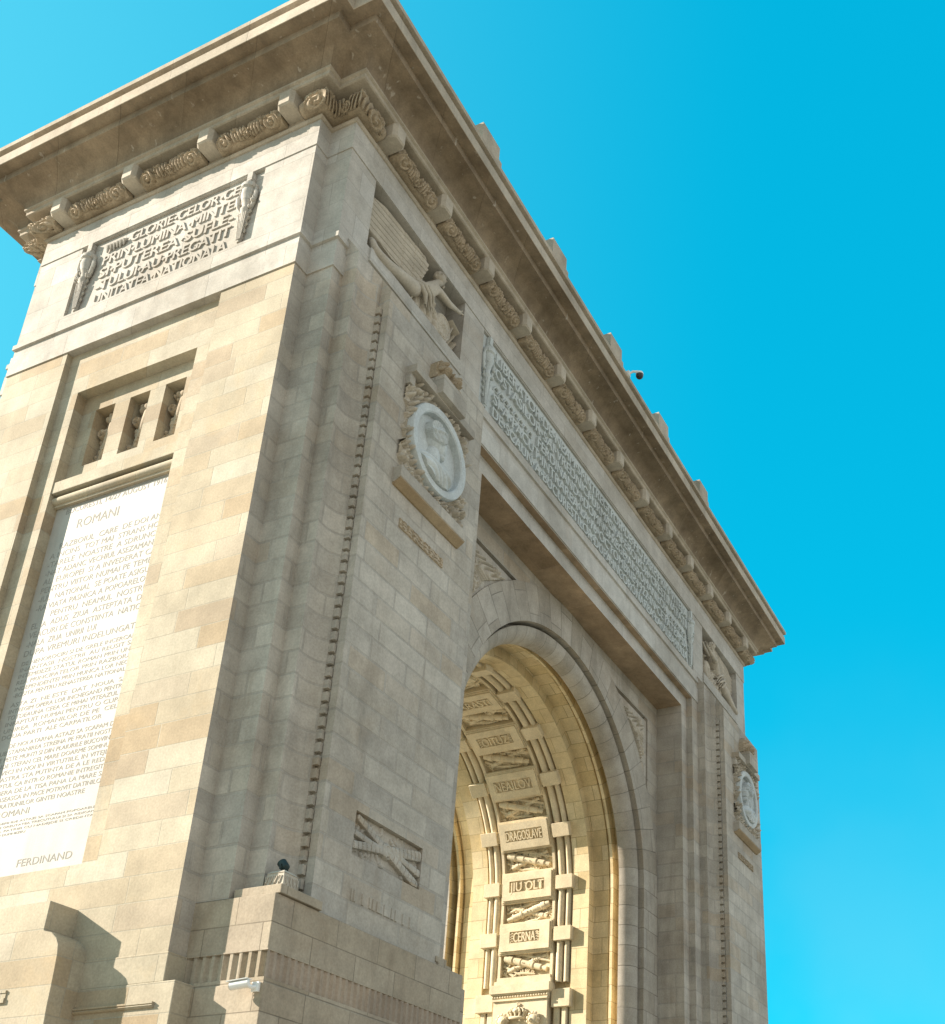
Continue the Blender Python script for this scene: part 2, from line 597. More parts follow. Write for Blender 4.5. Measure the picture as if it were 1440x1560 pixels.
def leafage(U, V, length, seed=0):
    """acanthus scroll carving on a roll; u in [0,length], v in [0,1] bottom to top; returns 0..1"""
    rg = np.random.default_rng(seed)
    A = 0.86                                              # metres round the roll
    x, y = U, V * A
    H = np.full_like(U, 0.30)
    # sweeping leaf ribs fanning from the middle towards both ends
    for sg, c in ((1, 0.5), (-1, 0.5)):
        s = (x / length - c) * sg
        d = s * length
        for k in range(9):
            u0 = 0.02 + 0.075 * k * length / 1.6
            cx = u0 + 0.42 * (y / A - 0.35) ** 2 * length * 0.5 + 0.10 * (y / A)
            r = np.abs(d - cx)
            top = 0.95 - 0.10 * (k % 3)
            lobe = np.clip(1 - (r / 0.036) ** 2, 0, 1) ** 0.6
            H = np.where((d > -0.02) & (y / A < top) & (y / A > 0.12 + 0.02 * k % 3), np.maximum(H, 0.30 + 0.55 * lobe), H)
    # volutes: a large one low at each end, small ones above
    for cu, cv, r0, sg in ((0.135, 0.30, 0.205, 1), (0.865, 0.30, 0.205, -1), (0.30, 0.62, 0.125, -1), (0.70, 0.62, 0.125, 1), (0.12, 0.72, 0.12, -1), (0.88, 0.72, 0.12, 1), (0.5, 0.28, 0.13, 1)):
        cx, cy = cu * length, cv * A
        r = np.hypot(x - cx, y - cy)
        sp = spiral(x, y, cx, cy, r0, 1.0, 2.0, sg)
        rim = np.clip(1 - r / r0, 0, 1)
        H = np.where(r < r0, 0.22 + 0.78 * sp + 0.15 * np.exp(-(r / 0.03) ** 2), H)
    for k in range(int(9 * length)):
        u, v = rg.uniform(0.04, 0.96) * length, rg.uniform(0.12, 0.92) * A
        d = np.hypot(x - u, y - v)
        H = H - 0.9 * np.exp(-(d / 0.026) ** 2)
    H = H * (0.55 + 0.45 * np.sin(np.clip(V, 0, 1) * PI) ** 0.5)
    return np.clip(H, -0.25, 1.1)


# ---- lettering
_tmp = None


def text_mesh(txt, extrude, bold=0.0):
    cu = bpy.data.curves.new('t', 'FONT')
    cu.body = txt
    cu.size = 1.0
    cu.extrude = extrude
    cu.offset = bold
    cu.resolution_u = 3
    o = bpy.data.objects.new('t', cu)
    COL.objects.link(o)
    dg = bpy.context.evaluated_depsgraph_get()
    me = bpy.data.meshes.new_from_object(o.evaluated_get(dg))
    bpy.data.objects.remove(o)
    v = np.array([x.co[:] for x in me.vertices])
    f = [list(p.vertices) for p in me.polygons]
    bpy.data.meshes.remove(me)
    bpy.data.curves.remove(cu)
    return v, f


CAPH = 0.729


def lettering(mb, fr, txt, u0, u1, vbase, height, n0, n1, bold=0.0):
    """one line stretched to the width u0..u1; a middle dot is a small diamond"""
    words = txt.split('\u00b7')
    parts, x = [], 0.0
    for k, w in enumerate(words):
        if k:
            parts.append(('dot', x + 0.20))
            x += 0.40
        w = w.strip()
        if not w:
            continue
        v, f = text_mesh(w, 0.5)
        if len(v) == 0:
            continue
        parts.append(('txt', x - v[:, 0].min(), v, f))
        x += v[:, 0].max() - v[:, 0].min()
    tot = x
    sx = (u1 - u0) / tot
    for p in parts:
        if p[0] == 'dot':
            c = u0 + p[1] * sx
            h = height * 0.17
            m = vbase + height * 0.45
            A = [mb.pt(fr(c + a * h, m + b * h * 1.1, n0)) for a, b in ((1, 0), (0, 1), (-1, 0), (0, -1))]
            B = [mb.pt(fr(c + a * h, m + b * h * 1.1, n1)) for a, b in ((1, 0), (0, 1), (-1, 0), (0, -1))]
            mb.f.append(B)
            for i in range(4):
                j = (i + 1) % 4
                mb.f.append([A[i], A[j], B[j], B[i]])
            continue
        _, x0, v, f = p
        X = (v[:, 0] + x0) * sx + u0
        Y = v[:, 1] / CAPH * height + vbase
        Z = (v[:, 2] + 0.5) * (n1 - n0) + n0
        # heavy letters: two strokes side by side, a hair apart in depth
        for dx, dz in (((-bold, 0.0), (bold, 0.0015)) if bold else ((0.0, 0.0),)):
            base = len(mb.v)
            for a, b_, c in zip(X, Y, Z):
                mb.pt(fr(a + dx * height, b_ + dx * 0.3 * height, c + dz))
            for q in f:
                mb.f.append([i + base for i in q])


# ------------------------------------------------------------------ ground
g = MB()
g.quad((-1500, -1500, 0), (1500, -1500, 0), (1500, 1500, 0), (-1500, 1500, 0))
go = g.build('ground', M['ground'])
go['kind'] = 'structure'
go['label'] = 'pale paved ground around the arch'

# ------------------------------------------------------------------ the arch
ARCH = thing('triumphal_arch', 'huge pale stone triumphal arch with carved reliefs, inscriptions and a deep overhanging cornice', 'monument', (L / 2, W / 2, 0))
WEST = frame((0, 0, 0), (0, 1, 0), (0, 0, 1), (-1, 0, 0))          # u = y, v = z, n toward camera side
WESTR = frame((0, 0, 0), (0, -1, 0), (0, 0, 1), (-1, 0, 0))        # u = -y : reading direction
FRONT = frame((0, 0, 0), (1, 0, 0), (0, 0, 1), (0, -1, 0))
slope = lambda x, y: 20.02 + 1.507 * (y + 0.75)


def bez(a, c, b, n=9):
    return [((1 - t) ** 2 * a[0] + 2 * t * (1 - t) * c[0] + t * t * b[0],
             (1 - t) ** 2 * a[1] + 2 * t * (1 - t) * c[1] + t * t * b[1]) for t in [i / n for i in range(n + 1)]]


BUTT = ([(0.68, 0.0)] + bez((0.68, -0.35), (1.06, -0.25), (1.27, -0.47)) +
        [(1.37, -0.47), (1.37, -0.60), (1.346, -0.60), (1.346, -0.75), (5.13, -0.75), (5.13, -0.60), (5.106, -0.60), (5.106, -0.47)] +
        bez((5.206, -0.47), (5.30, -0.17), (5.69, -0.25)) + [(5.69, 0.0)])

# --- end walls (short faces)
WC = W / 2
NICHES = [(WC - 0.985 - 0.28, WC - 0.985 + 0.28), (WC - 0.28, WC + 0.28), (WC + 0.985 - 0.28, WC + 0.985 + 0.28)]
for mx in (0, 1):
    mb = MB(mir(mx, 0))
    inner = [(a, b, 16.94, 18.44, 0.46) for a, b in NICHES]
    holes = [(WC - 2.17, WC + 2.17, 7.60, ZS2, 0.14, [(WC - 1.666, WC + 1.666, 7.74, 18.87, 0.24, inner)])]
    rect_holes(mb, WEST, A1, W - A1, ZB2, ZS2, holes)
    mb.build('end_wall', M['end'] if not mx else M['shaft'], ARCH)
    # returns at the stepped corners
    for my in (0, 1):
        mb = MB(mir(mx, 0))
        f = mir(0, my)
        q = [(0, A1), (B1, A1), (B1, 0.0), (0.68, 0.0)]
        for i in range(3):
            (x0, y0), (x1, y1) = q[i], q[i + 1]
            zb = ZB2 if i == 0 else ZPED
            mb.quad(f(x0, y0, zb), f(x1, y1, zb), f(x1, y1, ZS2), f(x0, y0, ZS2))
        mb.build('corner_steps', M['shaft'], ARCH)

# --- buttresses, pier reveals
for mx in (0, 1):
    for my in (0, 1):
        xf = mir(mx, my)
        mb = MB(xf)
        kf = BUTT.index((1.346, -0.75))
        mb.strip(BUTT[:kf + 1], ZPED, slope)
        mb.strip(BUTT[kf + 1:], ZPED, slope)
        rect_holes(mb, frame((0, -0.75, 0), (1, 0, 0), (0, 0, 1), (0, -1, 0)), 1.346, 5.13, ZPED, 20.02, [(2.23, 4.29, 8.11, 8.90, 0.11)])
        mb.poly([(x, y, slope(x, y)) for x, y in BUTT])
        bt = mb.build('buttress', M['shaft'], ARCH)
        for (x0, x1) in ((1.276, 1.36), (5.116, 5.20)):
            mb = MB(xf)
            z = 7.24
            while z < 19.6:
                mb.box(x0, x1, -0.578, -0.46, z, z + 0.165)
                z += 0.2385
            mb.build('dentil_row', M['shaft'], ARCH)
        mb = MB(xf)
        mb.strip([(5.69, 0.0), (6.24, 0.0), (6.24, 0.2)], 0.0, 20.03)
        mb.strip([(6.24, 0.2), (6.72, 0.2), (6.72, YR + 0.10)], 0.0, 19.56)
        mb.build('pier_reveal', M['shaft'], ARCH)
        # pedestal under the buttress
        mb = MB(xf)
        mb.box(B1, 5.75, -0.90, A1 + 0.08, ZB2 - 0.01, ZPED)
        mb.box(5.75, 6.75, -0.35, A1 + 0.4, 0.0, ZPED)
        mb.box(B1 + 0.05, 1.42, -0.945, -0.04, ZPED, 7.02)
        mb.box(5.05, 5.50, -0.80, -0.02, ZPED, 6.97)
        mb.box(5.0, 5.36, -0.775, -0.02, 6.97, 7.08)
        pd = mb.build('pedestal', M['base'], ARCH, bevel=0.012)
        # fluted band
        mb = MB(xf)

        def flutes(p0, d, n_out, length, pitch=0.158, dep=0.055):
            pts = []
            n = int(length / pitch)
            pitch = length / n
            for i in range(n):
                s = i * pitch
                pts += [(s, 0.0), (s + 0.055, 0.0)]
                for k in range(1, 6):
                    t = k / 6
                    pts.append((s + 0.055 + (pitch - 0.055) * t, -dep * math.sin(PI * t)))
            pts.append((length, 0.0))
            return [(p0[0] + d[0] * s + n_out[0] * h, p0[1] + d[1] * s + n_out[1] * h) for s, h in pts]
        mb.strip(flutes((B1 - 0.005, A1), (0, -1), (-1, 0), A1 + 0.905), ZB1 + 0.03, ZB2 - 0.02)
        mb.box(B1 - 0.01, 5.76, -0.91, A1 + 0.05, ZB2 - 0.02, ZB2 + 0.002)
        mb.box(B1 - 0.02, 5.77, -0.92, A1 + 0.05, ZB1 - 0.05, ZB1 + 0.03)
        mb.box(B1 + 0.06, 5.69, -0.84, A1, ZB1 + 0.03, ZB2 - 0.02)
        fbn = mb.build('fluted_band', M['base'], ARCH)
        mb = MB(xf)
        mb.strip(flutes((B1 - 0.005, -0.905), (1, 0), (0, -1), 5.38, dep=0.03), ZB1 + 0.03, ZB2 - 0.02)
        mb.build('stained_flutes', M['stained'], fbn)
        mb = MB(xf)
        mb.box(B1 - 0.045, 5.8, -0.945, 0.9, 0.0, ZB1 - 0.05)
        mb.box(B1 - 0.06, 5.82, -0.96, 0.9, 4.42, 4.50)
        mb.build('plinth', M['base'], ARCH, bevel=0.012)

# carved stone box on the near pedestal corner
mb = MB()
fb = frame((0.62, -0.79, 7.02), (1, 0, 0), (0, 1, 0), (0, 0, 1))
mb.fbox(fb, 0, 0.38, 0, 0.38, 0, 0.27, 0.03)
mb.fbox(fb, 0.02, 0.36, 0.02, 0.36, 0.27, 0.32, 0.05)
for k in range(4):
    for side in (0, 1):
        a = 0.06 + 0.085 * k
        if side == 0:
            mb.tube([fb(0.012, a, 0.04), fb(0.004, a + 0.02, 0.12), fb(0.02, a, 0.22)], 0.012, 6)
            mb.tube([fb(0.012, a + 0.05, 0.04), fb(0.004, a + 0.03, 0.12), fb(0.02, a + 0.045, 0.22)], 0.012, 6)
        else:
            mb.tube([fb(a, 0.012, 0.04), fb(a + 0.02, 0.004, 0.12), fb(a, 0.02, 0.22)], 0.012, 6)
            mb.tube([fb(a + 0.05, 0.012, 0.04), fb(a + 0.03, 0.004, 0.12), fb(a + 0.045, 0.02, 0.22)], 0.012, 6)
mb.build('carved_box', M['carvepale'], ARCH, smooth=False)

# --- base of the end faces with its console
for mx in (0, 1):
    mb = MB(mir(mx, 0))
    mb.box(-0.018, 1.0, A1 - 0.035, W - A1 + 0.035, ZB1, ZB2)
    mb.box(-0.032, 1.0, 0.375, W - 0.375, 0.0, ZB1)
    mb.build('end_base', M['end'], ARCH, bevel=0.012)
    for a, b in ((0.70, 2.36), (W - 2.36, W - 0.70)):
        mb = MB(mir(mx, 0))
        prof = [(0, 5.27), (0.05, 5.27), (0.05, 5.245), (0.03, 5.235), (0.055, 5.215), (0.03, 5.19), (0, 5.18)]
        mb.prism(lambda p, z, w: (-0.032 - p, w, z), prof, a, b)
        mb.build('base_moulding', M['end'], ARCH)
    half = [(2.709, 6.877), (2.712, 6.417), (2.70, 6.40), (2.55, 6.364), (2.406, 6.265), (2.334, 6.159), (2.301, 5.992), (2.29, 5.758), (2.281, 5.492), (2.278, 5.212), (2.262, 4.97), (2.26, 0.0)]
    prof = half + [(W - y, z) for y, z in half[::-1]]
    mb = MB(mir(mx, 0))
    mb.prism(lambda y, z, w: (-w, y, z), prof, -0.3, 0.541)
    co_ = mb.build('console', M['end'], ARCH, smooth=True, bevel=0.01)
    mb = MB(mir(mx, 0))
    for d, z0, z1 in ((0.03, 5.48, 5.52), (0.018, 5.40, 5.48), (0.035, 5.33, 5.40)):
        mb.box(-0.541 - d, -0.53, 3.19, W - 3.19, z0, z1)
    mb.build('panel_moulding', M['end'], co_)

# --- attic
LOOP = [(B1, 0), (L - B1, 0), (L - B1, A1), (L, A1), (L, W - A1), (L - B1, W - A1), (L - B1, W), (B1, W), (B1, W - A1), (0, W - A1), (0, A1), (B1, A1)]


def offset_loop(o):
    n = len(LOOP)
    out = []
    for i in range(n):
        x, y = LOOP[i]
        px_, py_ = LOOP[i - 1]
        nx_, ny_ = LOOP[(i + 1) % n]
        ox = oy = 0.0
        for ax, ay, bx, by in ((px_, py_, x, y), (x, y, nx_, ny_)):
            dx, dy = bx - ax, by - ay
            l = math.hypot(dx, dy)
            nx, ny = dy / l, -dx / l       # outward for CCW
            if abs(nx) > .5:
                ox = nx
            else:
                oy = ny
        out.append((x + ox * o, y + oy * o))
    return out


def sweep_loop(mb, prof):
    rings = []
    for o, z in prof:
        rings.append([mb.pt((x, y, z)) for x, y in offset_loop(o)])
    n = len(LOOP)
    for a, b in zip(rings[:-1], rings[1:]):
        for i in range(n):
            j = (i + 1) % n
            mb.f.append([a[i], a[j], b[j], b[i]])


mb = MB()
INS = (6.0, 20.80, 21.18, 23.47)
VIC = (1.265, 5.066, 21.58, 23.50)
FRZ = (2.005, 7.40, 21.36, 23.49)
for my in (0, 1):
    F = frame((0, 0, 0), (1, 0, 0), (0, 0, 1), (0, -1, 0)) if not my else frame((0, W, 0), (1, 0, 0), (0, 0, 1), (0, 1, 0))
    rect_holes(mb, F, B1, L - B1, ZS1, ZT, [(*INS, 0.06), (*VIC, 0.55), (L - VIC[1], L - VIC[0], VIC[2], VIC[3], 0.55)])
    rect_holes(mb, F, B1, L - B1, ZS2, ZS1, [])
for mx in (0, 1):
    F = frame((0, 0, 0), (0, 1, 0), (0, 0, 1), (-1, 0, 0)) if not mx else frame((L, 0, 0), (0, 1, 0), (0, 0, 1), (1, 0, 0))
    rect_holes(mb, F, A1, W - A1, ZS1, ZT, [(*FRZ, 0.07)])
    rect_holes(mb, F, A1, W - A1, ZS2, ZS1, [])
    for my in (0, 1):
        f = mir(mx, my)
        mb.quad(f(0, A1, ZS2), f(B1, A1, ZS2), f(B1, A1, ZT), f(0, A1, ZT))
        mb.quad(f(B1, A1, ZS2), f(B1, 0, ZS2), f(B1, 0, ZT), f(B1, A1, ZT))
mb.build('attic', M['attic'], ARCH)
mb = MB()
sweep_loop(mb, [(-0.01, ZS1 - 0.05), (0.055, ZS1 - 0.03), (0.055, ZS1 + 0.10), (0.0, ZS1 + 0.16), (-0.01, ZS1 + 0.16)])
sweep_loop(mb, [(-0.15, ZS2 - 0.001), (0.03, ZS2 - 0.001), (0.03, ZS2 + 0.55), (-0.01, ZS2 + 0.56)])
sweep_loop(mb, [(-0.01, ZJ - 0.002), (0.022, ZJ), (0.022, ZT - 0.001), (-0.01, ZT)])
mb.build('string_course', M['attic'], ARCH)
# ledges under the winged figures
for mx in (0, 1):
    for my in (0, 1):
        mb = MB(mir(mx, my))
        mb.box(1.37, 5.10, -0.05, 0.02, 21.20, 21.578)
        mb.build('figure_ledge', M['attic'], ARCH, bevel=0.01)

# --- architrave over the bay
for my in (0, 1):
    mb = MB(mir(0, my))
    mb.quad((5.69, 0, 20.03), (21.145, 0, 20.03), (21.145, 0, ZS2), (5.69, 0, ZS2))
    mb.quad((6.24, 0.2, 19.56), (20.595, 0.2, 19.56), (20.595, 0.2, 20.03), (6.24, 0.2, 20.03))
    mb.build('architrave', M['attic'], ARCH)
    mb = MB(mir(0, my))
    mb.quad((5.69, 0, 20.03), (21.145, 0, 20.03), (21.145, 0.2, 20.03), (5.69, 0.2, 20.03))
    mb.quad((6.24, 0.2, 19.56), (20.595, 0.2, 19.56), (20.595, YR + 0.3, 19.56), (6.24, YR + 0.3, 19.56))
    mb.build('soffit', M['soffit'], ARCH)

# --- cornice
prof = [(0.0, ZT - 0.01), (0.05, ZT + 0.0), (0.085, ZT + 0.04), (0.085, ZT + 0.07), (0.03, ZT + 0.09), (0.02, 24.93), (0.44, 24.93), (0.47, 24.95), (0.47, 25.05), (0.52, 25.08), (0.52, 25.13)]
mb = MB()
sweep_loop(mb, prof)
mb.build('bed_moulding', M['fascia'], ARCH)
cav = []
for k in range(11):
    t = k / 10 * PI / 2
    cav.append((0.52 + 0.58 * (1 - math.cos(t)), 25.13 + 0.36 * math.sin(t)))
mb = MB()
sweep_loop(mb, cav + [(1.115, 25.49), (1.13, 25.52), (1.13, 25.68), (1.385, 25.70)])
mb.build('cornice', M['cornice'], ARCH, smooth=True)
mb = MB()
sweep_loop(mb, [(1.385, 25.70), (1.395, 25.71), (1.395, 26.02), (1.29, 26.04), (1.29, 26.15), (1.44, 26.17), (1.45, 26.28), (1.30, 26.33), (-2, 26.40)])
mb.build('cornice_edge', M['fascia'], ARCH)
mb = MB()
mb.poly([(x, y, 26.38) for x, y in offset_loop(-1.2)])
mb.build('roof', M['fascia'], ARCH)

mb = MB()
mb.box(2.2, L - 2.2, 0.35, W - 0.35, 26.2, 28.0)
mb.build('roof_parapet', M['fascia'], ARCH, bevel=0.02)

# cornice brackets and carving between them
BX = [1.29 + 2.0213 * k for k in range(13)]
BY = [WC + d for d in (-3.39, -1.13, 1.13, 3.39)]


def bracket_mesh():
    mb = MB()
    w, e = 0.215, 0.03
    sec = [(-w, 0.0), (-w, 0.42), (-w + 0.075, 0.51), (w - 0.075, 0.51), (w, 0.42), (w, 0.0)]
    low = [(-w + e, 0.0), (-w + e, 0.40), (-w + 0.09, 0.475), (w - 0.09, 0.475), (w - e, 0.40), (w - e, 0.0)]
    z0, z1, z2 = 24.53, 24.565, 24.935
    a = [mb.pt((u, -n, z0)) for u, n in low]
    b = [mb.pt((u, -n, z1)) for u, n in sec]
    d = [mb.pt((u, -n, z2)) for u, n in sec]
    mb.f.append(a)
    for p, q in ((a, b), (b, d)):
        for i in range(5):
            mb.f.append([p[i], p[i + 1], q[i + 1], q[i]])
    return mb


bp = None
places = [((x, 0.0), 0.0) for x in BX] + [((x, W), PI) for x in BX] + [((0.0, y), -PI / 2) for y in BY] + [((L, y), PI / 2) for y in BY]
for (x, y), r in places:
    if bp is None:
        bp = o = bracket_mesh().build('bracket', M['carvepale'])
    else:
        o = bp.copy()
        COL.objects.link(o)
    o.location = (x, y, 0)
    o.rotation_euler = (0, 0, r)
    adopt(o, ARCH)


def scroll_piece(path, seed):
    """carved torus along a plan path [(x,y)] with outward offset handled by caller"""
    # path: list of (base point, outward vector) ; resample
    segs = []
    tot = 0
    for (p, n), (q, m) in zip(path[:-1], path[1:]):
        l = math.hypot(q[0] - p[0], q[1] - p[1])
        segs.append((tot, l, p, n, q, m))
        tot += l
    nu = max(16, int(tot / 0.016))
    nv = 30
    us = np.linspace(0, tot, nu)
    vs = np.linspace(0, 1, nv)
    U, V = np.meshgrid(us, vs, indexing='ij')
    Hh = leafage(U, V, tot, seed)
    soft = False
    dd = np.minimum(us, tot - us)
    endf = np.clip(0.45 + dd / 0.12, 0, 1)
    P = np.empty((nu, nv, 3))
    for i, u in enumerate(us):
        for s0, l, p, n, q, m in segs:
            if u <= s0 + l + 1e-6:
                t = (u - s0) / l
                break
        bx, by = p[0] + (q[0] - p[0]) * t, p[1] + (q[1] - p[1]) * t
        ox, oy = n[0] + (m[0] - n[0]) * t, n[1] + (m[1] - n[1]) * t
        for j, v in enumerate(vs):
            a = -0.50 * PI + v * 1.0 * PI
            rr = 0.15 + 0.15 * Hh[i, j] * endf[i]
            o = 0.10 + rr * 1.08 * math.cos(a)
            z = 24.60 + rr * 0.92 * math.sin(a)
            if j in (0, nv - 1):
                o = 0.03
            if i in (0, nu - 1) and not soft:
                o, z = min(o, 0.05), 24.6 + 0.8 * (z - 24.6)
            P[i, j] = (bx + ox * o, by + oy * o, z)
    return P


seed = 0
G = 0.225


def add_scroll(path):
    global seed
    seed += 1
    mb = MB()
    mb.grid(scroll_piece(path, seed % 6))
    mb.build('carved_scroll', M['carve'], ARCH, smooth=True, merge=False)


for k in range(12):
    add_scroll([((BX[k] + G, 0), (0, -1)), ((BX[k + 1] - G, 0), (0, -1))])
for k in range(3):
    add_scroll([((0, BY[k + 1] - G), (-1, 0)), ((0, BY[k] + G), (-1, 0))])
for mx, my in ((0, 0), (1, 0), (0, 1)):
    f = mir(mx, my)
    sx, sy = (-1 if mx else 1), (-1 if my else 1)
    pth = [((0, BY[0] - G), (-1, 0)), ((0, A1), (-1, -1)), ((B1, A1), (-1, -1)), ((B1, 0), (-1, -1)), ((BX[0] - G, 0), (0, -1))]
    if my:
        pth = pth[:4]
    add_scroll([(f(p[0], p[1], 0)[:2], (n[0] * sx, n[1] * sy)) for p, n in pth])

# roof-edge blocks
for k, x in enumerate([3.62 + 3.73 * i for i in range(5)]):
    mb = MB()
    fr = frame((x, -1.32, 26.25), (1, 0, 0), (0, 0, 0.88), (0, -1, 0))
    rect_holes(mb, fr, -0.40, 0.40, 0.0, 0.98, [(-0.1, 0.2, 0.30, 0.72, 0.10)])
    mb.prism(lambda a, b, w: fr(a, b, -w), [(-0.40, 0), (-0.40, 0.98), (0.30, 0.98), (0.40, 0.88), (0.40, 0.0)], 0.001, 0.45)
    mb.fbox(fr, 0.40, 0.58, 0, 0.62, -0.42, -0.03)
    mb.fbox(fr, 0.58, 0.95, 0, 0.22, -0.42, -0.03)
    mb.build('parapet_block', M['fascia'], ARCH)

# --- arch wall, voussoirs, passage
ARCP = [(1, 0.0)] + [(math.cos(PI * k / 72), None, math.sin(PI * k / 72)) for k in range(73)] + [(-1, 0.0)]


def arch_sweep(mb, prof, zlow=0.0, n=72):
    """prof [(R,y)] swept along leg-arc-leg"""
    rings = []
    for R, y in prof:
        ring = [mb.pt((XC + R, y, zlow)), mb.pt((XC + R, y, (zlow + ZC) / 2))]
        for k in range(n + 1):
            t = PI * k / n
            ring.append(mb.pt((XC + R * math.cos(t), y, ZC + R * math.sin(t))))
        ring += [mb.pt((XC - R, y, (zlow + ZC) / 2)), mb.pt((XC - R, y, zlow))]
        rings.append(ring)
    for a, b in zip(rings[:-1], rings[1:]):
        for i in range(len(a) - 1):
            mb.f.append([a[i], a[i + 1], b[i + 1], b[i]])


RG, RX = 5.62, 6.72
roll = [(5.52 - 0.42 * math.sin(t), 1.62 - 0.42 * math.cos(t)) for t in [k / 10 * PI / 2 for k in range(11)]]
for my in (0, 1):
    xf = mir(0, my)
    mb = MB(xf)
    arch_sweep(mb, [(RX, 1.12), (RX, YR), (RG, YR), (RG, 1.56), (5.53, 1.56), (5.53, 1.24), (5.52, 1.235)])
    mb.build('voussoir_ring', M['ring'], ARCH, smooth=True)
    mb = MB(xf)
    arch_sweep(mb, [(5.52, 1.24)] + roll + [(5.10, 1.66)])
    mb.build('roll_moulding', M['ring'], ARCH, smooth=True)
    mb = MB(xf)
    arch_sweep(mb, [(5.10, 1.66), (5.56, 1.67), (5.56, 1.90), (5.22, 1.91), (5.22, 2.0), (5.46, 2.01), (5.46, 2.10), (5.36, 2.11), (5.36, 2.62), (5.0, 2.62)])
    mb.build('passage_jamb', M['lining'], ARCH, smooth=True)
    # spandrels with frame slits
    mb = MB(xf)
    x0, x1, zt = 6.72, 20.13, 19.56
    ya, yb = 1.10, 1.26
    slits = [(16.4, 19.30, 18.67, 18.82), (19.18, 19.32, 15.9, 18.82)]
    slits += [(2 * XC - b, 2 * XC - a, c, d) for a, b, c, d in slits]
    xs = sorted({*np.linspace(x0, x1, 150).tolist(), *[s[0] for s in slits], *[s[1] for s in slits]})

    def zc(x):
        d = RX - 0.01
        r2 = d * d - (x - XC) ** 2
        return ZC + math.sqrt(r2) if r2 > 0 else ZC
    for a, b in zip(xs[:-1], xs[1:]):
        c = (a + b) / 2
        lo = [(zc(a), zc(b))]
        cuts = sorted({(s[2], s[3]) for s in slits if s[0] < c < s[1]})
        # merge
        iv = []
        for s in cuts:
            if iv and s[0] <= iv[-1][1]:
                iv[-1] = (iv[-1][0], max(iv[-1][1], s[1]))
            else:
                iv.append(tuple(s))
        za, zb = zc(a), zc(b)
        for s0, s1 in iv:
            if s1 <= max(za, zb):
                continue
            t0 = max(s0, min(za, zb))
            if s0 > min(za, zb):
                mb.quad((a, ya, min(za, s0)), (b, ya, min(zb, s0)), (b, ya, s0), (a, ya, s0))
            mb.quad((a, yb, t0), (b, yb, t0), (b, yb, s1), (a, yb, s1))
            mb.quad((a, ya, s1), (b, ya, s1), (b, yb, s1), (a, yb, s1))
            mb.quad((a, ya, t0), (b, ya, t0), (b, yb, t0), (a, yb, t0))
            za = zb = s1
        if zt > max(za, zb):
            mb.quad((a, ya, za), (b, ya, zb), (b, ya, zt), (a, ya, zt))
    for s in slits:
        for x in s[:2]:
            mb.quad((x, ya, s[2]), (x, yb, s[2]), (x, yb, s[3]), (x, ya, s[3]))
    mb.quad((19.95, ya, 0), (20.13, ya, 0), (20.13, ya, ZC + 1.0), (19.95, ya, ZC + 1.0))
    mb.quad((x0, ya, 0), (x0 + 0.03, ya, 0), (x0 + 0.03, ya, ZC), (x0, ya, ZC))
    mb.build('spandrel_wall', M['shaft'], ARCH)

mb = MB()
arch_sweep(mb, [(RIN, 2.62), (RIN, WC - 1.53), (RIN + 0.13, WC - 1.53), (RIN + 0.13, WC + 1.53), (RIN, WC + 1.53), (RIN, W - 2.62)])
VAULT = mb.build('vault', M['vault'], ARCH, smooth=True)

# spandrel carving (triangular)
for my in (0, 1):
    for mx in (0, 1):
        tri = [(17.15, 18.40), (18.85, 18.42), (18.74, 17.00), (18.2, 17.75)]
        if mx:
            tri = [(2 * XC - a, b) for a, b in tri][::-1]
        fr = frame((0, 1.10, 0), (1, 0, 0), (0, 0, 1), (0, -1, 0)) if not my else frame((0, W - 1.10, 0), (1, 0, 0), (0, 0, 1), (0, 1, 0))
        us = [p[0] for p in tri]
        vs = [p[1] for p in tri]

        def fn(U, V, tri=tri):
            m = inside(U, V, tri)
            rg = np.random.default_rng(3)
            H = np.zeros_like(U)
            for k in range(9):
                u, v = rg.uniform(min(us), max(us)), rg.uniform(min(vs), max(vs))
                H = np.maximum(H, spiral(U, V, u, v, rg.uniform(.16, .3), 0.075, 1.8, rg.choice((-1, 1))))
            H = np.maximum(H, 0.05 * np.abs(np.sin(9 * U + 5 * np.sin(6 * V))))
            return np.where(m, 1.9 * H - 0.01, -0.05)
        relief('spandrel_carving', fr, min(us) - .02, max(us) + .02, min(vs) - .02, max(vs) + .02, 90, 80, fn, M['carvepale'], ARCH)


# --- vault ornament
def vframe(s, yc=WC, R=RIN):
    """frame on the intrados at arc position s: u reads left to right seen from inside on the far side, v upward, n inward"""
    if s < 0:
        o = (XC + R, yc, ZC + s)
        return frame(o, (0, -1, 0), (0, 0, 1), (-1, 0, 0))
    t = s / 4.85
    if t > PI:
        o = (XC - R, yc, ZC - (s - 4.85 * PI))
        return frame(o, (0, -1, 0), (0, 0, -1), (1, 0, 0))
    o = (XC + R * math.cos(t), yc, ZC + R * math.sin(t))
    return frame(o, (0, -1, 0), (-math.sin(t), 0, math.cos(t)), (-math.cos(t), 0, -math.sin(t)))


PITCH = 1.645
NAMES = ['CERNA', 'JIU OLT', 'DRAGOSLAVE', 'NEAJLOV', 'OITUZ', 'MARASTI', '', '', '', '', '']
SLOT = -1.375
SMAX = 4.85 * PI + 2.9


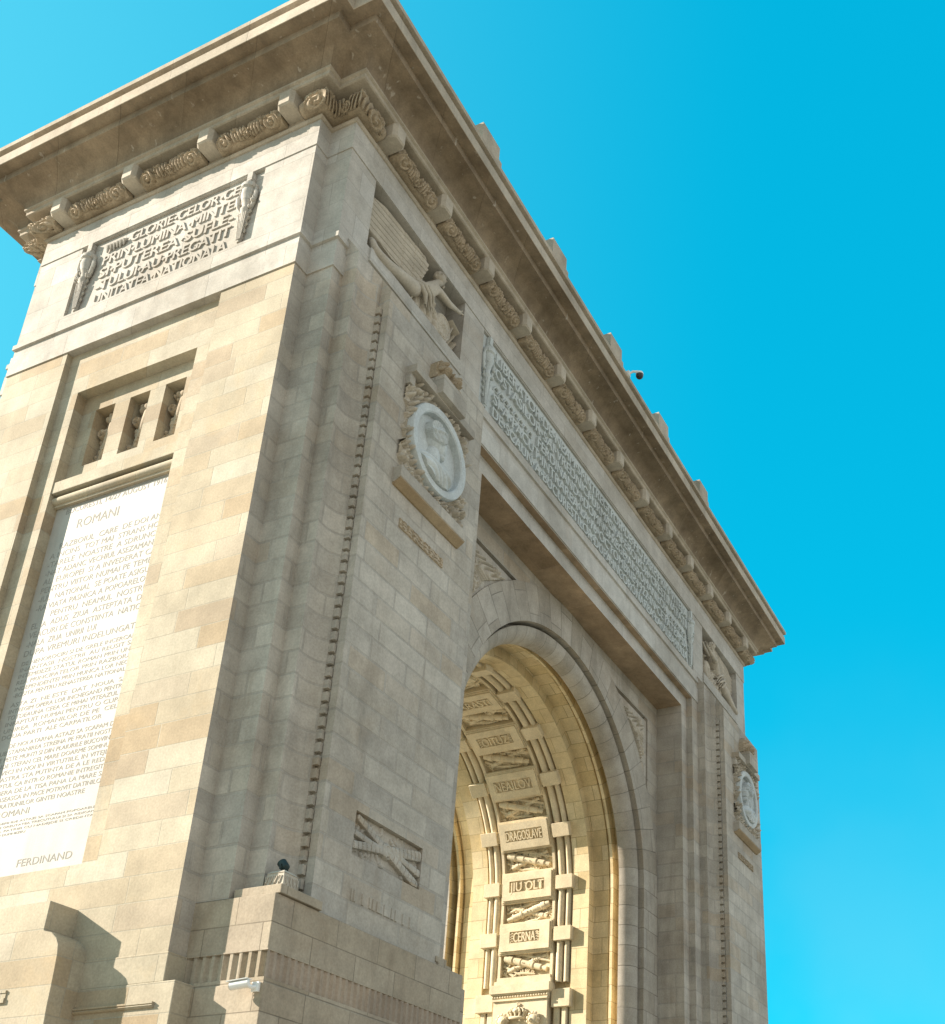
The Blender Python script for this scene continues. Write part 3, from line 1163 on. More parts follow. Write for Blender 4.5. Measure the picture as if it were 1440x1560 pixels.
def vstrip(mb, u0, u1, n1, s0=-2.85, s1=SMAX, rounded=False):
    ss = np.linspace(s0, s1, 90)
    prof = [(u0, -0.15), (u0, n1), (u1, n1), (u1, -0.15)]
    if rounded:
        c, r = (u0 + u1) / 2, (u1 - u0) / 2
        prof = [(c - r, -0.15)] + [(c - r * math.cos(t), n1 - r + r * math.sin(t)) for t in [PI * k / 8 for k in range(9)]] + [(c + r, -0.15)]
    rings = []
    for s in ss:
        f = vframe(s)
        rings.append([mb.pt(f(u, 0, n)) for u, n in prof])
    for a, b in zip(rings[:-1], rings[1:]):
        for i in range(len(prof) - 1):
            mb.f.append([a[i], a[i + 1], b[i + 1], b[i]])


for sg in (-1, 1):
    for u0, u1, h, rd in ((0.86, 0.95, 0.08, False), (1.04, 1.24, 0.11, True), (1.31, 1.46, 0.07, True)):
        mb = MB()
        vstrip(mb, *sorted((sg * u0, sg * u1)), h, rounded=rd)
        mb.build('vault_rib', M['vcarve'], VAULT, smooth=True)

for k, nm in enumerate(NAMES):
    s = SLOT + PITCH * k
    f = vframe(s)
    mb = MB()
    mb.fbox(f, -0.90, 0.90, -0.46, 0.46, -0.15, 0.17)
    mb.fbox(f, -0.94, 0.94, -0.50, 0.50, -0.15, 0.13)
    w = {'CERNA': .52, 'JIU OLT': .62, 'DRAGOSLAVE': .66, 'NEAJLOV': .66, 'OITUZ': .60, 'MARASTI': .66}.get(nm, 0.5)
    face = lambda u, v, n=0.0, f=f: f(u, v, n + 0.22)
    if nm:
        rect_holes(mb, face, -0.86, 0.86, -0.42, 0.42, [(-w, w, -0.17, 0.19, 0.055)])
    else:
        mb.quad(*[face(a, b) for a, b in ((-.86, -.42), (.86, -.42), (.86, .42), (-.86, .42))])
    for a, b in (((-.86, -.42), (.86, -.42)), ((.86, -.42), (.86, .42)), ((.86, .42), (-.86, .42)), ((-.86, .42), (-.86, -.42))):
        mb.quad(face(*a), face(*b), face(*b, -0.1), face(*a, -0.1))
    p = mb.build('battle_plaque', M['vcarve'], VAULT)
    if nm:
        tb = MB()
        wave = nm in ('CERNA', 'OITUZ')
        ww = w - 0.14 if wave else w - 0.02
        lettering(tb, face, nm, -ww, ww, -0.145, 0.31, -0.056, 0.004, bold=0.018)
        if wave:
            for sg in (-1, 1):
                for j in range(4):
                    v = -0.12 + 0.08 * j
                    pts = [(sg * (w - 0.12 + 0.10 * t), v + 0.025 * math.sin(5 * t), -0.02) for t in (0, .25, .5, .75, 1)]
                    tb.tube(pts, 0.018, 6, fr=face)
        tb.build('lettering', M['vcarve'], p, merge=False)
    # clamps on the ribs
    for sg in (-1, 1):
        mb = MB()
        a, b = sorted((sg * 1.0, sg * 1.58))
        mb.fbox(f, a, b, -0.22, 0.22, -0.15, 0.19)
        a, b = sorted((sg * 0.9, sg * 1.0))
        mb.fbox(f, a, b, -0.17, 0.17, -0.15, 0.13)
        mb.build('rib_clamp', M['vcarve'], VAULT, bevel=0.012)
    # trophy relief above (and one below the first)
    for s2 in ([s - PITCH / 2, s + PITCH / 2] if k == 0 else [s + PITCH / 2]):
        f2 = vframe(s2, R=RIN + 0.10)
        rg = random.Random(k * 7 + (1 if s2 < s else 0))
        mb = MB()
        flip = 1 if rg.random() > .35 else -1
        # crossed bundles
        for a, b, r in (((-.72 * flip, -.20), (.74 * flip, .24), 0.105), ((-.66 * flip, .24), (.64 * flip, -.18), 0.07)):
            n0 = 0.10 if r > 0.1 else 0.05
            P = [Vector((a[0] + (b[0] - a[0]) * t, a[1] + (b[1] - a[1]) * t, n0)) for t in (0, .12, .13, .3, .31, .36, .37, .6, .61, .8, .81, .9, .91, 1)]
            R = [r * .75, r * .72, r * 1.0, r * .95, r * 1.2, r * 1.2, r * .95, r * 1.0, r * 1.15, r * 1.05, r * 1.3, r * 1.3, r * 1.1, r * 1.0]
            mb.tube(P, R, 12, fr=f2)
            for q in range(5):
                t = rg.uniform(.2, .9)
                c = Vector((a[0] + (b[0] - a[0]) * t, a[1] + (b[1] - a[1]) * t, n0))
                mb.tube([c + Vector((-.05, .09, .02)), c + Vector((0, 0, r * 1.05)), c + Vector((.05, -.09, .02))], 0.016, 6, fr=f2)
        for a, b, r in (((-.80, .05), (.1, .30), .05), ((.2, -.30), (.82, .02), .05), ((-.3, -.31), (.35, -.24), .045), ((-.2, .30), (.5, .31), .04)):
            mb.tube([(a[0] * flip, a[1], .04), ((a[0] + b[0]) / 2 * flip, (a[1] + b[1]) / 2, .07), (b[0] * flip, b[1], .04)], [r * .7, r, r * .8], 9, fr=f2)
        mb.fbox(f2, -.86, .86, -.36, .36, -.05, 0.0)
        for q in range(34):
            u, v = rg.uniform(-.80, .80), rg.choice((-1, 1)) * rg.uniform(.04, .31)
            r = rg.uniform(.045, .085)
            if rg.random() < .55:
                mb.tube([(u + r * math.cos(t), v + r * math.sin(t), 0.03 + 0.02 * t / 6) for t in [j * .7 for j in range(10)]], 0.024, 6, fr=f2)
                mb.ball((u, v, 0.03), r * .5, fr=f2, nu=8, nv=5)
            else:
                an = rg.uniform(0, PI)
                mb.tube([(u - .09 * math.cos(an), v - .09 * math.sin(an), .02), (u + .09 * math.cos(an), v + .09 * math.sin(an), .05)], [r * .8, r * .5], 8, fr=f2)
        mb.build('trophy_relief', M['vcarve'], VAULT, smooth=True, merge=False)

# lower frame, cornice and crown group under the first relief
for sg in (0, 1):
    f = vframe(0) if sg == 0 else vframe(4.85 * PI)
    z = lambda s: s
    flip = (lambda fr: fr) if sg == 0 else (lambda fr: (lambda u, v, n=0.0: fr(u, -v, n)))
    f = flip(f)
    mb = MB()
    for a, b, v0, v1, n in ((-.92, .92, -2.72, -2.60, .16), (-.97, .97, -2.88, -2.72, .22), (-1.02, 1.02, -3.14, -2.88, .40), (-.98, .98, -3.18, -3.14, .36), (-.96, .96, -3.30, -3.18, .30), (-.94, .94, -3.36, -3.30, .34), (-.92, .92, -5.9, -3.36, .28)):
        mb.fbox(f, a, b, v0, v1, -0.03, n)
    for j in range(22):
        mb.ball((-.93 + 1.86 * j / 21, -3.24, .30), .045, fr=f, nu=6, nv=4)
    lc = mb.build('lower_cornice', M['vcarve'], VAULT)
    for q in (-1, 1):
        mb = MB()
        a, b = sorted((q * 1.0, q * 1.62))
        mb.fbox(f, a, b, -3.62, -3.08, -0.15, 0.19)
        mb.build('rib_clamp', M['vcarve'], VAULT, bevel=0.012)
        for u0, u1 in ((1.03, 1.24), (1.30, 1.47)):
            mb = MB()
            a, b = sorted((q * u0, q * u1))
            mb.fbox(f, a, b, -12.0, -3.6, -0.15, 0.08)
            mb.build('vault_rib', M['vcarve'], VAULT, smooth=False, bevel=0.03)
    mb = MB()
    # crown
    cb = lambda u, v, n: f(u - .05, v - 3.80, n + .33)
    mb.tube([(0.24 * math.cos(t), -0.10, .10 * math.sin(t)) for t in [2 * PI * j / 16 for j in range(17)]], 0.045, 8, fr=cb)
    for j in range(7):
        t = PI * (j / 6)
        x = 0.25 * math.cos(t)
        zz = 0.10 * math.sin(t)
        mb.tube([(x, -0.08, zz), (x * 1.25, 0.06, zz * 1.2), (x * .9, 0.17, zz), (0, 0.20, 0)], [.03, .035, .03, .02], 7, fr=cb)
        mb.ball((x * 1.2, 0.07, zz + .04), .035, fr=cb, nu=7, nv=5)
    mb.ball((0, 0.10, 0), .16, fr=cb, sy=.7)
    mb.ball((0, 0.24, 0), .05, fr=cb)
    mb.tube([(0, .27, 0), (0, .38, 0)], .02, 6, fr=cb)
    mb.tube([(-.05, .33, 0), (.05, .33, 0)], .02, 6, fr=cb)
    mb.build('crown', M['vcarve'], lc, smooth=True, merge=False)
    for q in (-1, 1):
        mb = MB()
        hb = lambda u, v, n: f(u + q * .52, v - 3.98, n + .32)
        mb.ball((0, 0, .02), .19, fr=hb, sy=1.05, sz=.7, nu=14, nv=9)
        for j in range(11):
            t = 2 * PI * j / 11
            mb.tube([(.14 * math.cos(t), .15 * math.sin(t), .07), (.22 * math.cos(t), .24 * math.sin(t), .03)], [.06, .035], 7, fr=hb)
        mb.ball((-q * .05, -.03, .14), .07, fr=hb)
        mb.ball((-q * .10, .05, .13), .025, fr=hb)
        mb.build('lion_head', M['vcarve'], lc, smooth=True, merge=False)

# --- west end: niches, sill, plaque, frieze
for k, (a, b) in enumerate(NICHES):
    fr = frame((0.72, 0, 0), (0, -1, 0), (0, 0, 1), (-1, 0, 0))

    def fn(U, V, k=k, c=-(a + b) / 2):
        rg = np.random.default_rng(20 + k)
        u, v = U - c, V - 17.69
        H = np.full_like(U, -0.05)
        H = np.maximum(H, capsule(u, v, (-0.14, -0.68), (0.12, 0.35), 0.10, 0.16, 0.22))
        H = np.maximum(H, spiral(u, v, -0.12, -0.60, 0.17, 0.20, 1.6))
        H = np.maximum(H, spiral(u, v, 0.03, -0.15, 0.16, 0.18, 1.6, -1))
        H = np.maximum(H, spiral(u, v, -0.14, 0.22, 0.15, 0.20, 1.6))
        H = np.maximum(H, blobs(u, v, [(rg.uniform(-.26, .26), rg.uniform(-.7, .7), rg.uniform(.05, .11), rg.uniform(.08, .2)) for _ in range(26)]))
        H = np.maximum(H, capsule(u, v, (0.18, -0.72), (0.22, 0.3), 0.05, 0.07, 0.15))
        H = np.maximum(H, blobs(u, v, [(0.05, 0.55, .16, .2), (-.1, .6, .1, .18), (.2, .62, .09, .16)]))
        return H
    relief('niche_carving', fr, -b + 0.01, -a - 0.01, 16.96, 18.42, 54, 120, fn, M['carve'], ARCH)
mb = MB()
mb.box(-0.0, 0.37, WC - 1.664, WC + 1.664, 16.19, 16.47)
mb.tube([(0.30, WC - 1.66, 16.06), (0.30, WC + 1.66, 16.06)], 0.09, 12)
mb.box(0.30, 0.37, WC - 1.664, WC + 1.664, 15.92, 16.19)
for o_ in (mb,):
    for i, (x, y, z) in enumerate(o_.v):
        if abs(x) < 1e-6:
            o_.v[i] = (0.16, y, z)
mb.build('sill', M['end'], ARCH, smooth=True)

PLQ = frame((0.375, 0, 0), (0, -1, 0), (0, 0, 1), (-1, 0, 0))
mb = MB()
mb.fbox(PLQ, -6.34, -3.07, 7.78, 15.93, -0.02, 0.0)
pq = mb.build('proclamation_plaque', M['marble'], ARCH)
TXT = [('BUCURESTI, 14/27 AUGUST 1916', 6.04, 3.34, 15.72, .135), ('ROMANI', 5.62, 4.50, 15.27, .23)]
z = 14.86
for i, t in enumerate(['RAZBOIUL  CARE  DE DOI ANI', 'A INCINS  TOT MAI  STRANS HO-', '-TARELE  NOASTRE  A SDRUNCI-', '-NAT ADANC VECHIUL ASEZAMANT', 'AL  EUROPEI  SI A INVEDERAT CA',
                       'PENTRU VIITOR NUMAI PE TEME-', '-IUL  NATIONAL  SE POATE ASIGU-', '-RA VIATA PASNICA A POPOARELOR', 'PENTRU  NEAMUL  NOSTRU', 'EL  A  ADUS  ZIUA  ASTEPTATA  DE',
                       'VEACURI DE CONSTIINTA  NATIO-', '-NALA  ZIUA  UNIRII  LUI', 'DUPA VREMURI INDELUNGATE']):
    y0 = 6.17
    y1 = 3.22
    if i == 0:
        y0 = 5.97
    if i == 8:
        y0 = 5.72
    if i == 11:
        y1 = 4.35
    TXT.append((t, y0, y1, z - 0.2045 * i, .138))
z = 12.205
SM = ['DE NENOROCIRI SI DE GRELE INCERCARI', 'INAINTASII  NOSTRII  AU REUSIT SA', 'INTEMEIEZE STATUL ROMAN PRIN UNI-', 'REA PRINCIPATELOR PRIN RAZBOIUL', 'INDEPENDENTEI PRIN MUNCA LOR NEO-', '-BOSITA PENTRU RENASTEREA NATIONALA', None,
      'ASTA ZI  NE ESTE  DAT  NOUA  SA', 'INTREGIM OPERA LOR INCHEGAND PENTRU', 'TOTDEAUNA CEEA CE MIHAI VITEAZUL A', 'INFAPTUIT NUMAI PENTRU O CLIPA', 'UNIREA  ROMANILOR DE PE  CELE', 'DOUA PARTI  ALE CARPATILOR', None,
      'DE NOI ATARNA ASTAZI SA SCAPAM DE', 'SUB STAPANIREA STREINA PE FRATII NOSTRI', 'DE PESTE MUNTI SI DIN PLAIURILE BUCOVINEI', 'UNDE STEFAN CEL MARE DOARME SOMNUL', 'DE VECI IN NOI IN VIRTUTIILE, IN VITEJIA', 'NOASTRA STA PUTINTA DE A LE REDA', 'DREPTUL CA INTR-O ROMANIE INTREGITA', 'SI LIBERA DE LA TISA PANA LA MARE SA', 'PROPASEASCA IN PACE POTRIVIT DATINILOR', 'SI ASPIRATIUNILOR GINTEI NOASTRE']
st = (12.205 - 9.185) / (len(SM) - 1 - 1.0)
for i, t in enumerate(SM):
    if t is None:
        z -= st * 0.5
        continue
    TXT.append((t, 6.16 if i != 14 else 5.9, 3.22 if i not in (12, 23) else 3.65, z, .092))
    z -= st
TXT.append(('ROMANI', 5.75, 4.93, 9.0, .125))
for i, t in enumerate(['DE NOI DEPINDE ASTAZI SA SCAPAM POPOARELE', 'DEPLIN DE GREUTATEA TRECUTULUI SI SA RIDICAM', 'VIITORUL PATRIEI CU NADEJDE SI CREDINTA', 'INAINTE CU DUMNEZEU']):
    TXT.append((t, 6.1, 3.3 if i < 3 else 4.9, 8.86 - 0.075 * i, .042))
TXT.append(('FERDINAND', 4.90, 3.60, 7.99, .145))
tb = MB()
for t, y0, y1, zz, h in TXT:
    lettering(tb, PLQ, t, -y0, -y1, zz, h, -0.002, 0.0035)
tb.build('lettering', M['ink'], pq, merge=False)
mb = MB()
mb.fbox(PLQ, -6.15, -3.12, 15.87, 15.885, -0.002, 0.004)
mb.build('rule_line', M['ink'], pq)

FZ = frame((0.07, 0, 0), (0, -1, 0), (0, 0, 1), (-1, 0, 0))
mb = MB()
mb.fbox(FZ, -FRZ[1] + .01, -FRZ[0] - .01, FRZ[2] + .01, FRZ[3] - .01, -0.05, 0.004)
fp = mb.build('end_inscription', M['attic'], ARCH)
tb = MB()
ROWS = [('GLORIE\u00b7 CELOR\u00b7 CE', 5.86, 2.70), ('PRIN \u00b7 LUMINA \u00b7 MINTEI', 6.62, 2.70), ('SI \u00b7 PUTEREA \u00b7 SUFLE-', 6.62, 2.72), ('-TULUI \u00b7 AU \u00b7 PREGATIT', 6.60, 2.72), ('UNITATEA \u00b7 NATIONALA', 6.58, 2.75)]
for i, (t, y0, y1) in enumerate(ROWS):
    lettering(tb, FZ, t, -y0, -y1, 23.065 - 0.414 * i, 0.305, 0.0, 0.034, bold=0.028)
# leaf flourish before the first word
for j in range(6):
    tb.tube([(-6.56 + .1 * j, 23.03 + .03 * (j % 2), .03), (-6.52 + .1 * j, 23.16, .07), (-6.44 + .1 * j, 23.25 - .02 * (j % 3), .03)], [.02, .045, .015], 7, fr=FZ)
tb.build('lettering', M['attic'], fp, merge=False)


def torch(fr, uc, v0, v1, nm, parent, mat):
    """standing ornament: tapering fluted stem, bowl, garland"""
    H = v1 - v0
    mb = MB()
    pt = lambda t, n=0.04: (uc, v0 + H * t, n)
    ts = [0, .03, .04, .30, .42, .44, .47, .50, .58, .66, .74, .76, .80, .84, .86, .98, 1.0]
    rs = [.05, .05, .055, .085, .10, .12, .12, .09, .12, .17, .16, .20, .20, .14, .085, .08, .06]
    mb.tube([pt(t) for t in ts], [r for r in rs], 12, fr=fr)
    for j in range(5):
        u = uc - .10 + .05 * j
        mb.tube([(uc + (u - uc) * .5, v0 + .03 * H, .09), (u, v0 + .40 * H, .12)], .014, 5, fr=fr)
    rg = random.Random(int(abs(uc) * 100))
    for j in range(30):
        t = rg.uniform(.45, .80)
        u = uc + rg.uniform(-.22, .22)
        r = rg.uniform(.025, .06)
        mb.ball((u, v0 + H * t, .06 + rg.uniform(0, .06)), r, fr=fr, nu=7, nv=5)
    for sg in (-1, 1):
        mb.tube([(uc + sg * .16, v0 + .78 * H, .05), (uc + sg * .24, v0 + .66 * H, .08), (uc + sg * .20, v0 + .52 * H, .07), (uc + sg * .12, v0 + .44 * H, .05)], [.03, .05, .045, .02], 8, fr=fr)
        for j in range(4):
            v = v0 + H * (.40 - .09 * j)
            mb.tube([(uc + sg * .07, v, .05), (uc + sg * (.17 - .02 * j), v + .05, .06), (uc + sg * (.13 - .02 * j), v + .11, .04)], [.025, .03, .01], 6, fr=fr)
    mb.fbox(fr, uc - .17, uc + .17, v0 + .75 * H, v0 + .79 * H, 0, .17)
    mb.fbox(fr, uc - .07, uc + .07, v0 + .88 * H, v0 + H, 0, .13)
    return mb.build(nm, mat, parent, smooth=True, merge=False)


torch(FZ, -7.08, 21.40, 23.46, 'carved_torch', fp, M['attic'])
torch(FZ, -2.36, 21.40, 23.46, 'carved_torch', fp, M['attic'])

# --- front inscription
FI = frame((0, 0.06, 0), (1, 0, 0), (0, 0, 1), (0, -1, 0))
mb = MB()
mb.fbox(FI, INS[0] + .01, INS[1] - .01, INS[2] + .01, INS[3] - .01, -0.04, 0.004)
ip = mb.build('front_inscription', M['inscr'], ARCH)
tb = MB()
D = ' \u00b7 '
ROWS = ['LIBERATOR DE NEAM SI INTREGITOR DE HOTARE PRIN VITEJIA', 'OSTASILOR SAI VREDNICI URMASI AI EROILOR CRESTINATATII', 'FERDINAND I DOMN SI REGE AL ROMANILOR',
        'SI-A FACUT INTRAREA LA 16 OCTOMBRIE 1922 IN CETATEA SA', 'DE SCAUN A BUCURESTILOR DUPA INCORONAREA LA ALBA IULIA']
for i, t in enumerate(ROWS):
    u0, u1 = (6.64, 20.15) if i != 2 else (9.0, 18.3)
    lettering(tb, FI, D.join(t.split(' ')), u0, u1, 22.92 - 0.431 * i, 0.335, 0.0, 0.085, bold=0.028)
for c0, c1 in ((6.66, 8.75), (18.55, 20.1)):
    n = int((c1 - c0) / .26)
    for j in range(n):
        u = c0 + (c1 - c0) * (j + .5) / n
        tb.tube([(u - .12, 22.10, .01), (u - .03, 22.24, .04), (u + .09, 22.20, .04), (u + .07, 22.09, .03), (u - .01, 22.12, .02)], [.015, .035, .04, .03, .015], 6, fr=FI)
tb.build('lettering', M['inscr'], ip, merge=False)
torch(FI, 6.28, 21.20, 23.42, 'carved_torch', ip, M['inscr'])
torch(FI, 20.52, 21.20, 23.42, 'carved_torch', ip, M['inscr'])


# --- winged figures in the attic panels
WING = [(1.27, 23.28), (1.9, 23.43), (3.45, 23.46), (3.58, 23.40), (3.60, 23.2), (3.50, 22.95), (3.36, 22.55), (3.15, 22.40), (2.9, 22.34), (2.3, 22.26), (1.9, 22.28), (1.42, 22.36), (1.30, 22.7)]


def wing_fn(U, V):
    m = inside(U, V, WING)
    rows = 7.0
    vv = (V - (22.30 + 0.05 * (U - 1.3))) / 1.13 * rows
    f = vv % 1.0
    H = 0.13 + 0.06 * f - 0.11 * np.exp(-(np.minimum(f, 1 - f) / 0.13) ** 2)      # overlapping vanes with a groove between
    H = H + 0.05 * np.clip((U - 1.3) / 2.0, 0, 1)
    for c, d in ((2.55, .03), (2.95, .03), (3.25, .03)):
        e = U - c - 0.10 * np.sin((f) * PI)
        H = H + 0.25 * d * (e > 0) - 0.014 * np.exp(-(e / 0.018) ** 2)
    return np.where(m, H, -0.20)


def drapery_fn(U, V):
    """cloth falling from the waist plus the shield side of the panel"""
    cu, cv = 3.30, 22.42
    th = np.arctan2(U - cu, -(V - cv))
    r = np.hypot(U - cu, V - cv)
    fold = np.abs(np.sin(th * 8.0 + 1.2 * np.sin(r * 7.0) + 0.8 * r))
    fine = np.abs(np.sin(th * 19.0 + 2.0 * np.sin(r * 5.0)))
    H = 0.20 + 0.13 * fold ** 0.8 + 0.035 * fine
    m = inside(U, V, [(2.94, 21.95), (3.02, 21.62), (4.25, 21.62), (4.12, 21.95), (3.92, 22.28), (3.72, 22.44), (3.30, 22.26), (3.05, 22.12)])
    H = np.where(m, H, -0.20)
    # shield with rim and boss
    d = np.hypot((U - 4.36), (V - 22.10) * 0.92)
    H = np.maximum(H, np.where(d < .33, .22 + .05 * np.sqrt(np.clip(1 - (d / .33) ** 2, 0, 1)) + .04 * np.exp(-((d - .29) / .025) ** 2) + .05 * np.exp(-(d / .07) ** 2) + .02 * np.abs(np.sin(6 * np.arctan2(V - 22.1, U - 4.36))) * (d < .24), -.20))
    # laurel and spears
    for k in range(9):
        t = k / 8
        a = (4.62 + .34 * t, 21.64 + .60 * t)
        H = np.maximum(H, capsule(U, V, a, (a[0] + .11, a[1] - .01), .02, .05, .22))
        H = np.maximum(H, capsule(U, V, a, (a[0] - .02, a[1] + .13), .02, .05, .23))
    H = np.maximum(H, capsule(U, V, (4.42, 21.62), (4.84, 22.62), .05, .04, .32))
    H = np.maximum(H, capsule(U, V, (4.62, 22.52), (4.95, 22.40), .035, .035, .34))
    return H


def skin_body(name, joints, edges, mat, parent, sub=2):
    me = bpy.data.meshes.new(name)
    ks = list(joints)
    me.from_pydata([joints[k][0] for k in ks], [(ks.index(a), ks.index(b)) for a, b in edges], [])
    o = bpy.data.objects.new(name, me)
    COL.objects.link(o)
    sk = o.modifiers.new('skin', 'SKIN')
    sk.use_smooth_shade = True
    for i, k in enumerate(ks):
        r = joints[k][1]
        d = me.skin_vertices[0].data[i]
        d.radius = (r, r) if not hasattr(r, '__len__') else r
        d.use_root = (i == 0)
    sb = o.modifiers.new('sub', 'SUBSURF')
    sb.levels = sb.render_levels = sub
    dg = bpy.context.evaluated_depsgraph_get()
    m2 = bpy.data.meshes.new_from_object(o.evaluated_get(dg))
    bpy.data.objects.remove(o)
    m2.materials.clear()
    m2.materials.append(mat)
    m2.polygons.foreach_set('use_smooth', [True] * len(m2.polygons))
    o = bpy.data.objects.new(name, m2)
    COL.objects.link(o)
    if parent:
        adopt(o, parent)
    return o


VP = frame((0, 0.34, 0), (1, 0, 0), (0, 0, 1), (0, -1, 0))
for mx in (0, 1):
    xf = (lambda p: p) if not mx else (lambda p: (L - p[0], p[1], p[2]))
    J = {}

    def add(k, x, z, n, r):
        J[k] = (xf((x, 0.34 - n, z)), r)
    add('pelvis', 3.06, 21.98, .26, .20)
    add('waist', 3.28, 22.16, .26, .17)
    add('chest', 3.58, 22.50, .27, .21)
    add('upper', 3.72, 22.78, .27, .16)
    add('neck', 3.84, 22.98, .27, .085)
    add('chin', 3.96, 23.10, .28, .10)
    add('head', 4.03, 23.22, .28, .145)
    add('crown', 4.02, 23.34, .27, .10)
    add('sh', 3.86, 22.70, .40, .105)
    add('elb', 4.26, 22.66, .44, .08)
    add('wri', 4.72, 22.86, .40, .052)
    add('palm', 4.82, 22.91, .39, .055)
    add('sh2', 3.82, 22.92, .16, .09)
    add('elb2', 4.34, 22.98, .18, .065)
    add('wri2', 4.76, 23.08, .22, .05)
    add('hip1', 2.90, 21.92, .36, .19)
    add('kn1', 1.98, 21.66, .38, .125)
    add('kn1b', 1.52, 21.60, .38, .115)
    add('shin1', 1.46, 21.86, .30, .085)
    add('ank1', 1.50, 22.02, .22, .06)
    add('toe1', 1.68, 22.12, .20, .045)
    add('hip2', 2.86, 21.86, .18, .17)
    add('kn2', 2.20, 21.98, .16, .11)
    add('ank2', 1.62, 22.16, .12, .06)
    E_ = [('pelvis', 'waist'), ('waist', 'chest'), ('chest', 'upper'), ('upper', 'neck'), ('neck', 'chin'), ('chin', 'head'), ('head', 'crown'),
          ('upper', 'sh'), ('sh', 'elb'), ('elb', 'wri'), ('wri', 'palm'), ('upper', 'sh2'), ('sh2', 'elb2'), ('elb2', 'wri2'),
          ('pelvis', 'hip1'), ('hip1', 'kn1'), ('kn1', 'kn1b'), ('kn1b', 'shin1'), ('shin1', 'ank1'), ('ank1', 'toe1'), ('pelvis', 'hip2'), ('hip2', 'kn2'), ('kn2', 'ank2')]
    body = skin_body('winged_figure', J, E_, M['carvepale'], ARCH)
    mb = MB(lambda x, y, z: xf((x, y, z)))
    rg = random.Random(5)
    # face, hair, fingers
    mb.ball((4.175, .05, 23.20), .034, sx=1.2)
    mb.ball((4.14, .04, 23.12), .035)
    mb.ball((4.11, -.06, 23.255), .024)
    mb.ball((3.985, .055, 23.265), .175, nu=16, nv=10, sx=1.0, sy=.92, sz=.95)
    for j in range(26):
        t = .5 + 2.5 * j / 25
        for q in (-.14, -.07, 0.0):
            rr = .165 * math.sqrt(max(.1, 1 - (q / .17) ** 2))
            mb.tube([(3.985 + rr * math.cos(t), .055 + q, 23.265 + rr * math.sin(t)), (3.96 + rr * .98 * math.cos(t + .16), .045 + q, 23.245 + rr * .98 * math.sin(t + .16))], [.017, .012], 5)
    mb.ball((3.84, .06, 23.22), .05, nu=10, nv=7)
    for j in range(4):
        mb.tube([(4.84, -.06, 22.90 + .02 * j), (4.91, -.08 + .01 * j, 22.93 + .012 * j), (4.93, -.03, 22.91 + .012 * j)], [.017, .015, .012], 6)
    mb.tube([(4.80, -.08, 22.93), (4.84, -.10, 22.98)], [.017, .013], 6)
    mb.build('hair', M['carvepale'], body, smooth=True, merge=False)
    mb = MB(lambda x, y, z: xf((x, y, z)))
    mb.tube([(2.98, .02, 22.20), (3.10, -.14, 22.10), (3.22, -.17, 21.95), (3.34, -.10, 21.80)], [.05, .06, .06, .03], 10)
    mb.tube([(3.06, .0, 22.30), (3.20, -.16, 22.20), (3.38, -.18, 22.06), (3.56, -.10, 21.92)], [.045, .055, .05, .03], 10)
    mb.tube([(3.16, .0, 22.40), (3.34, -.14, 22.32), (3.54, -.15, 22.20), (3.72, -.06, 22.05)], [.03, .045, .04, .02], 10)
    for j in range(5):
        mb.tube([(3.10 + .05 * j, -.13, 22.14 + .06 * j), (3.26 + .06 * j, -.16 + .02 * j, 21.98 + .05 * j), (3.34 + .11 * j, -.06, 21.78 + .03 * j)], [.02, .03, .015], 7)
    mb.build('drapery', M['carvepale'], body, smooth=True, merge=False)
    U, V = np.meshgrid(np.linspace(1.24, 3.66, 130), np.linspace(22.2, 23.5, 210), indexing='ij')
    Hh = wing_fn(U, V)
    P = np.stack([U if not mx else L - U, 0.34 - Hh, V], -1)
    mb = MB()
    mb.grid(P)
    mb.build('wing', M['carvepale'], body, smooth=True, merge=False)
    U, V = np.meshgrid(np.linspace(2.92, 5.05, 190), np.linspace(21.60, 22.70, 120), indexing='ij')
    Hh = drapery_fn(U, V)
    mb = MB()
    mb.grid(np.stack([U if not mx else L - U, 0.34 - Hh, V], -1))
    mb.build('trophy', M['carvepale'], body, smooth=True, merge=False)

# --- medallion groups on the buttresses
BF = frame((0, -0.75, 0), (1, 0, 0), (0, 0, 1), (0, -1, 0))


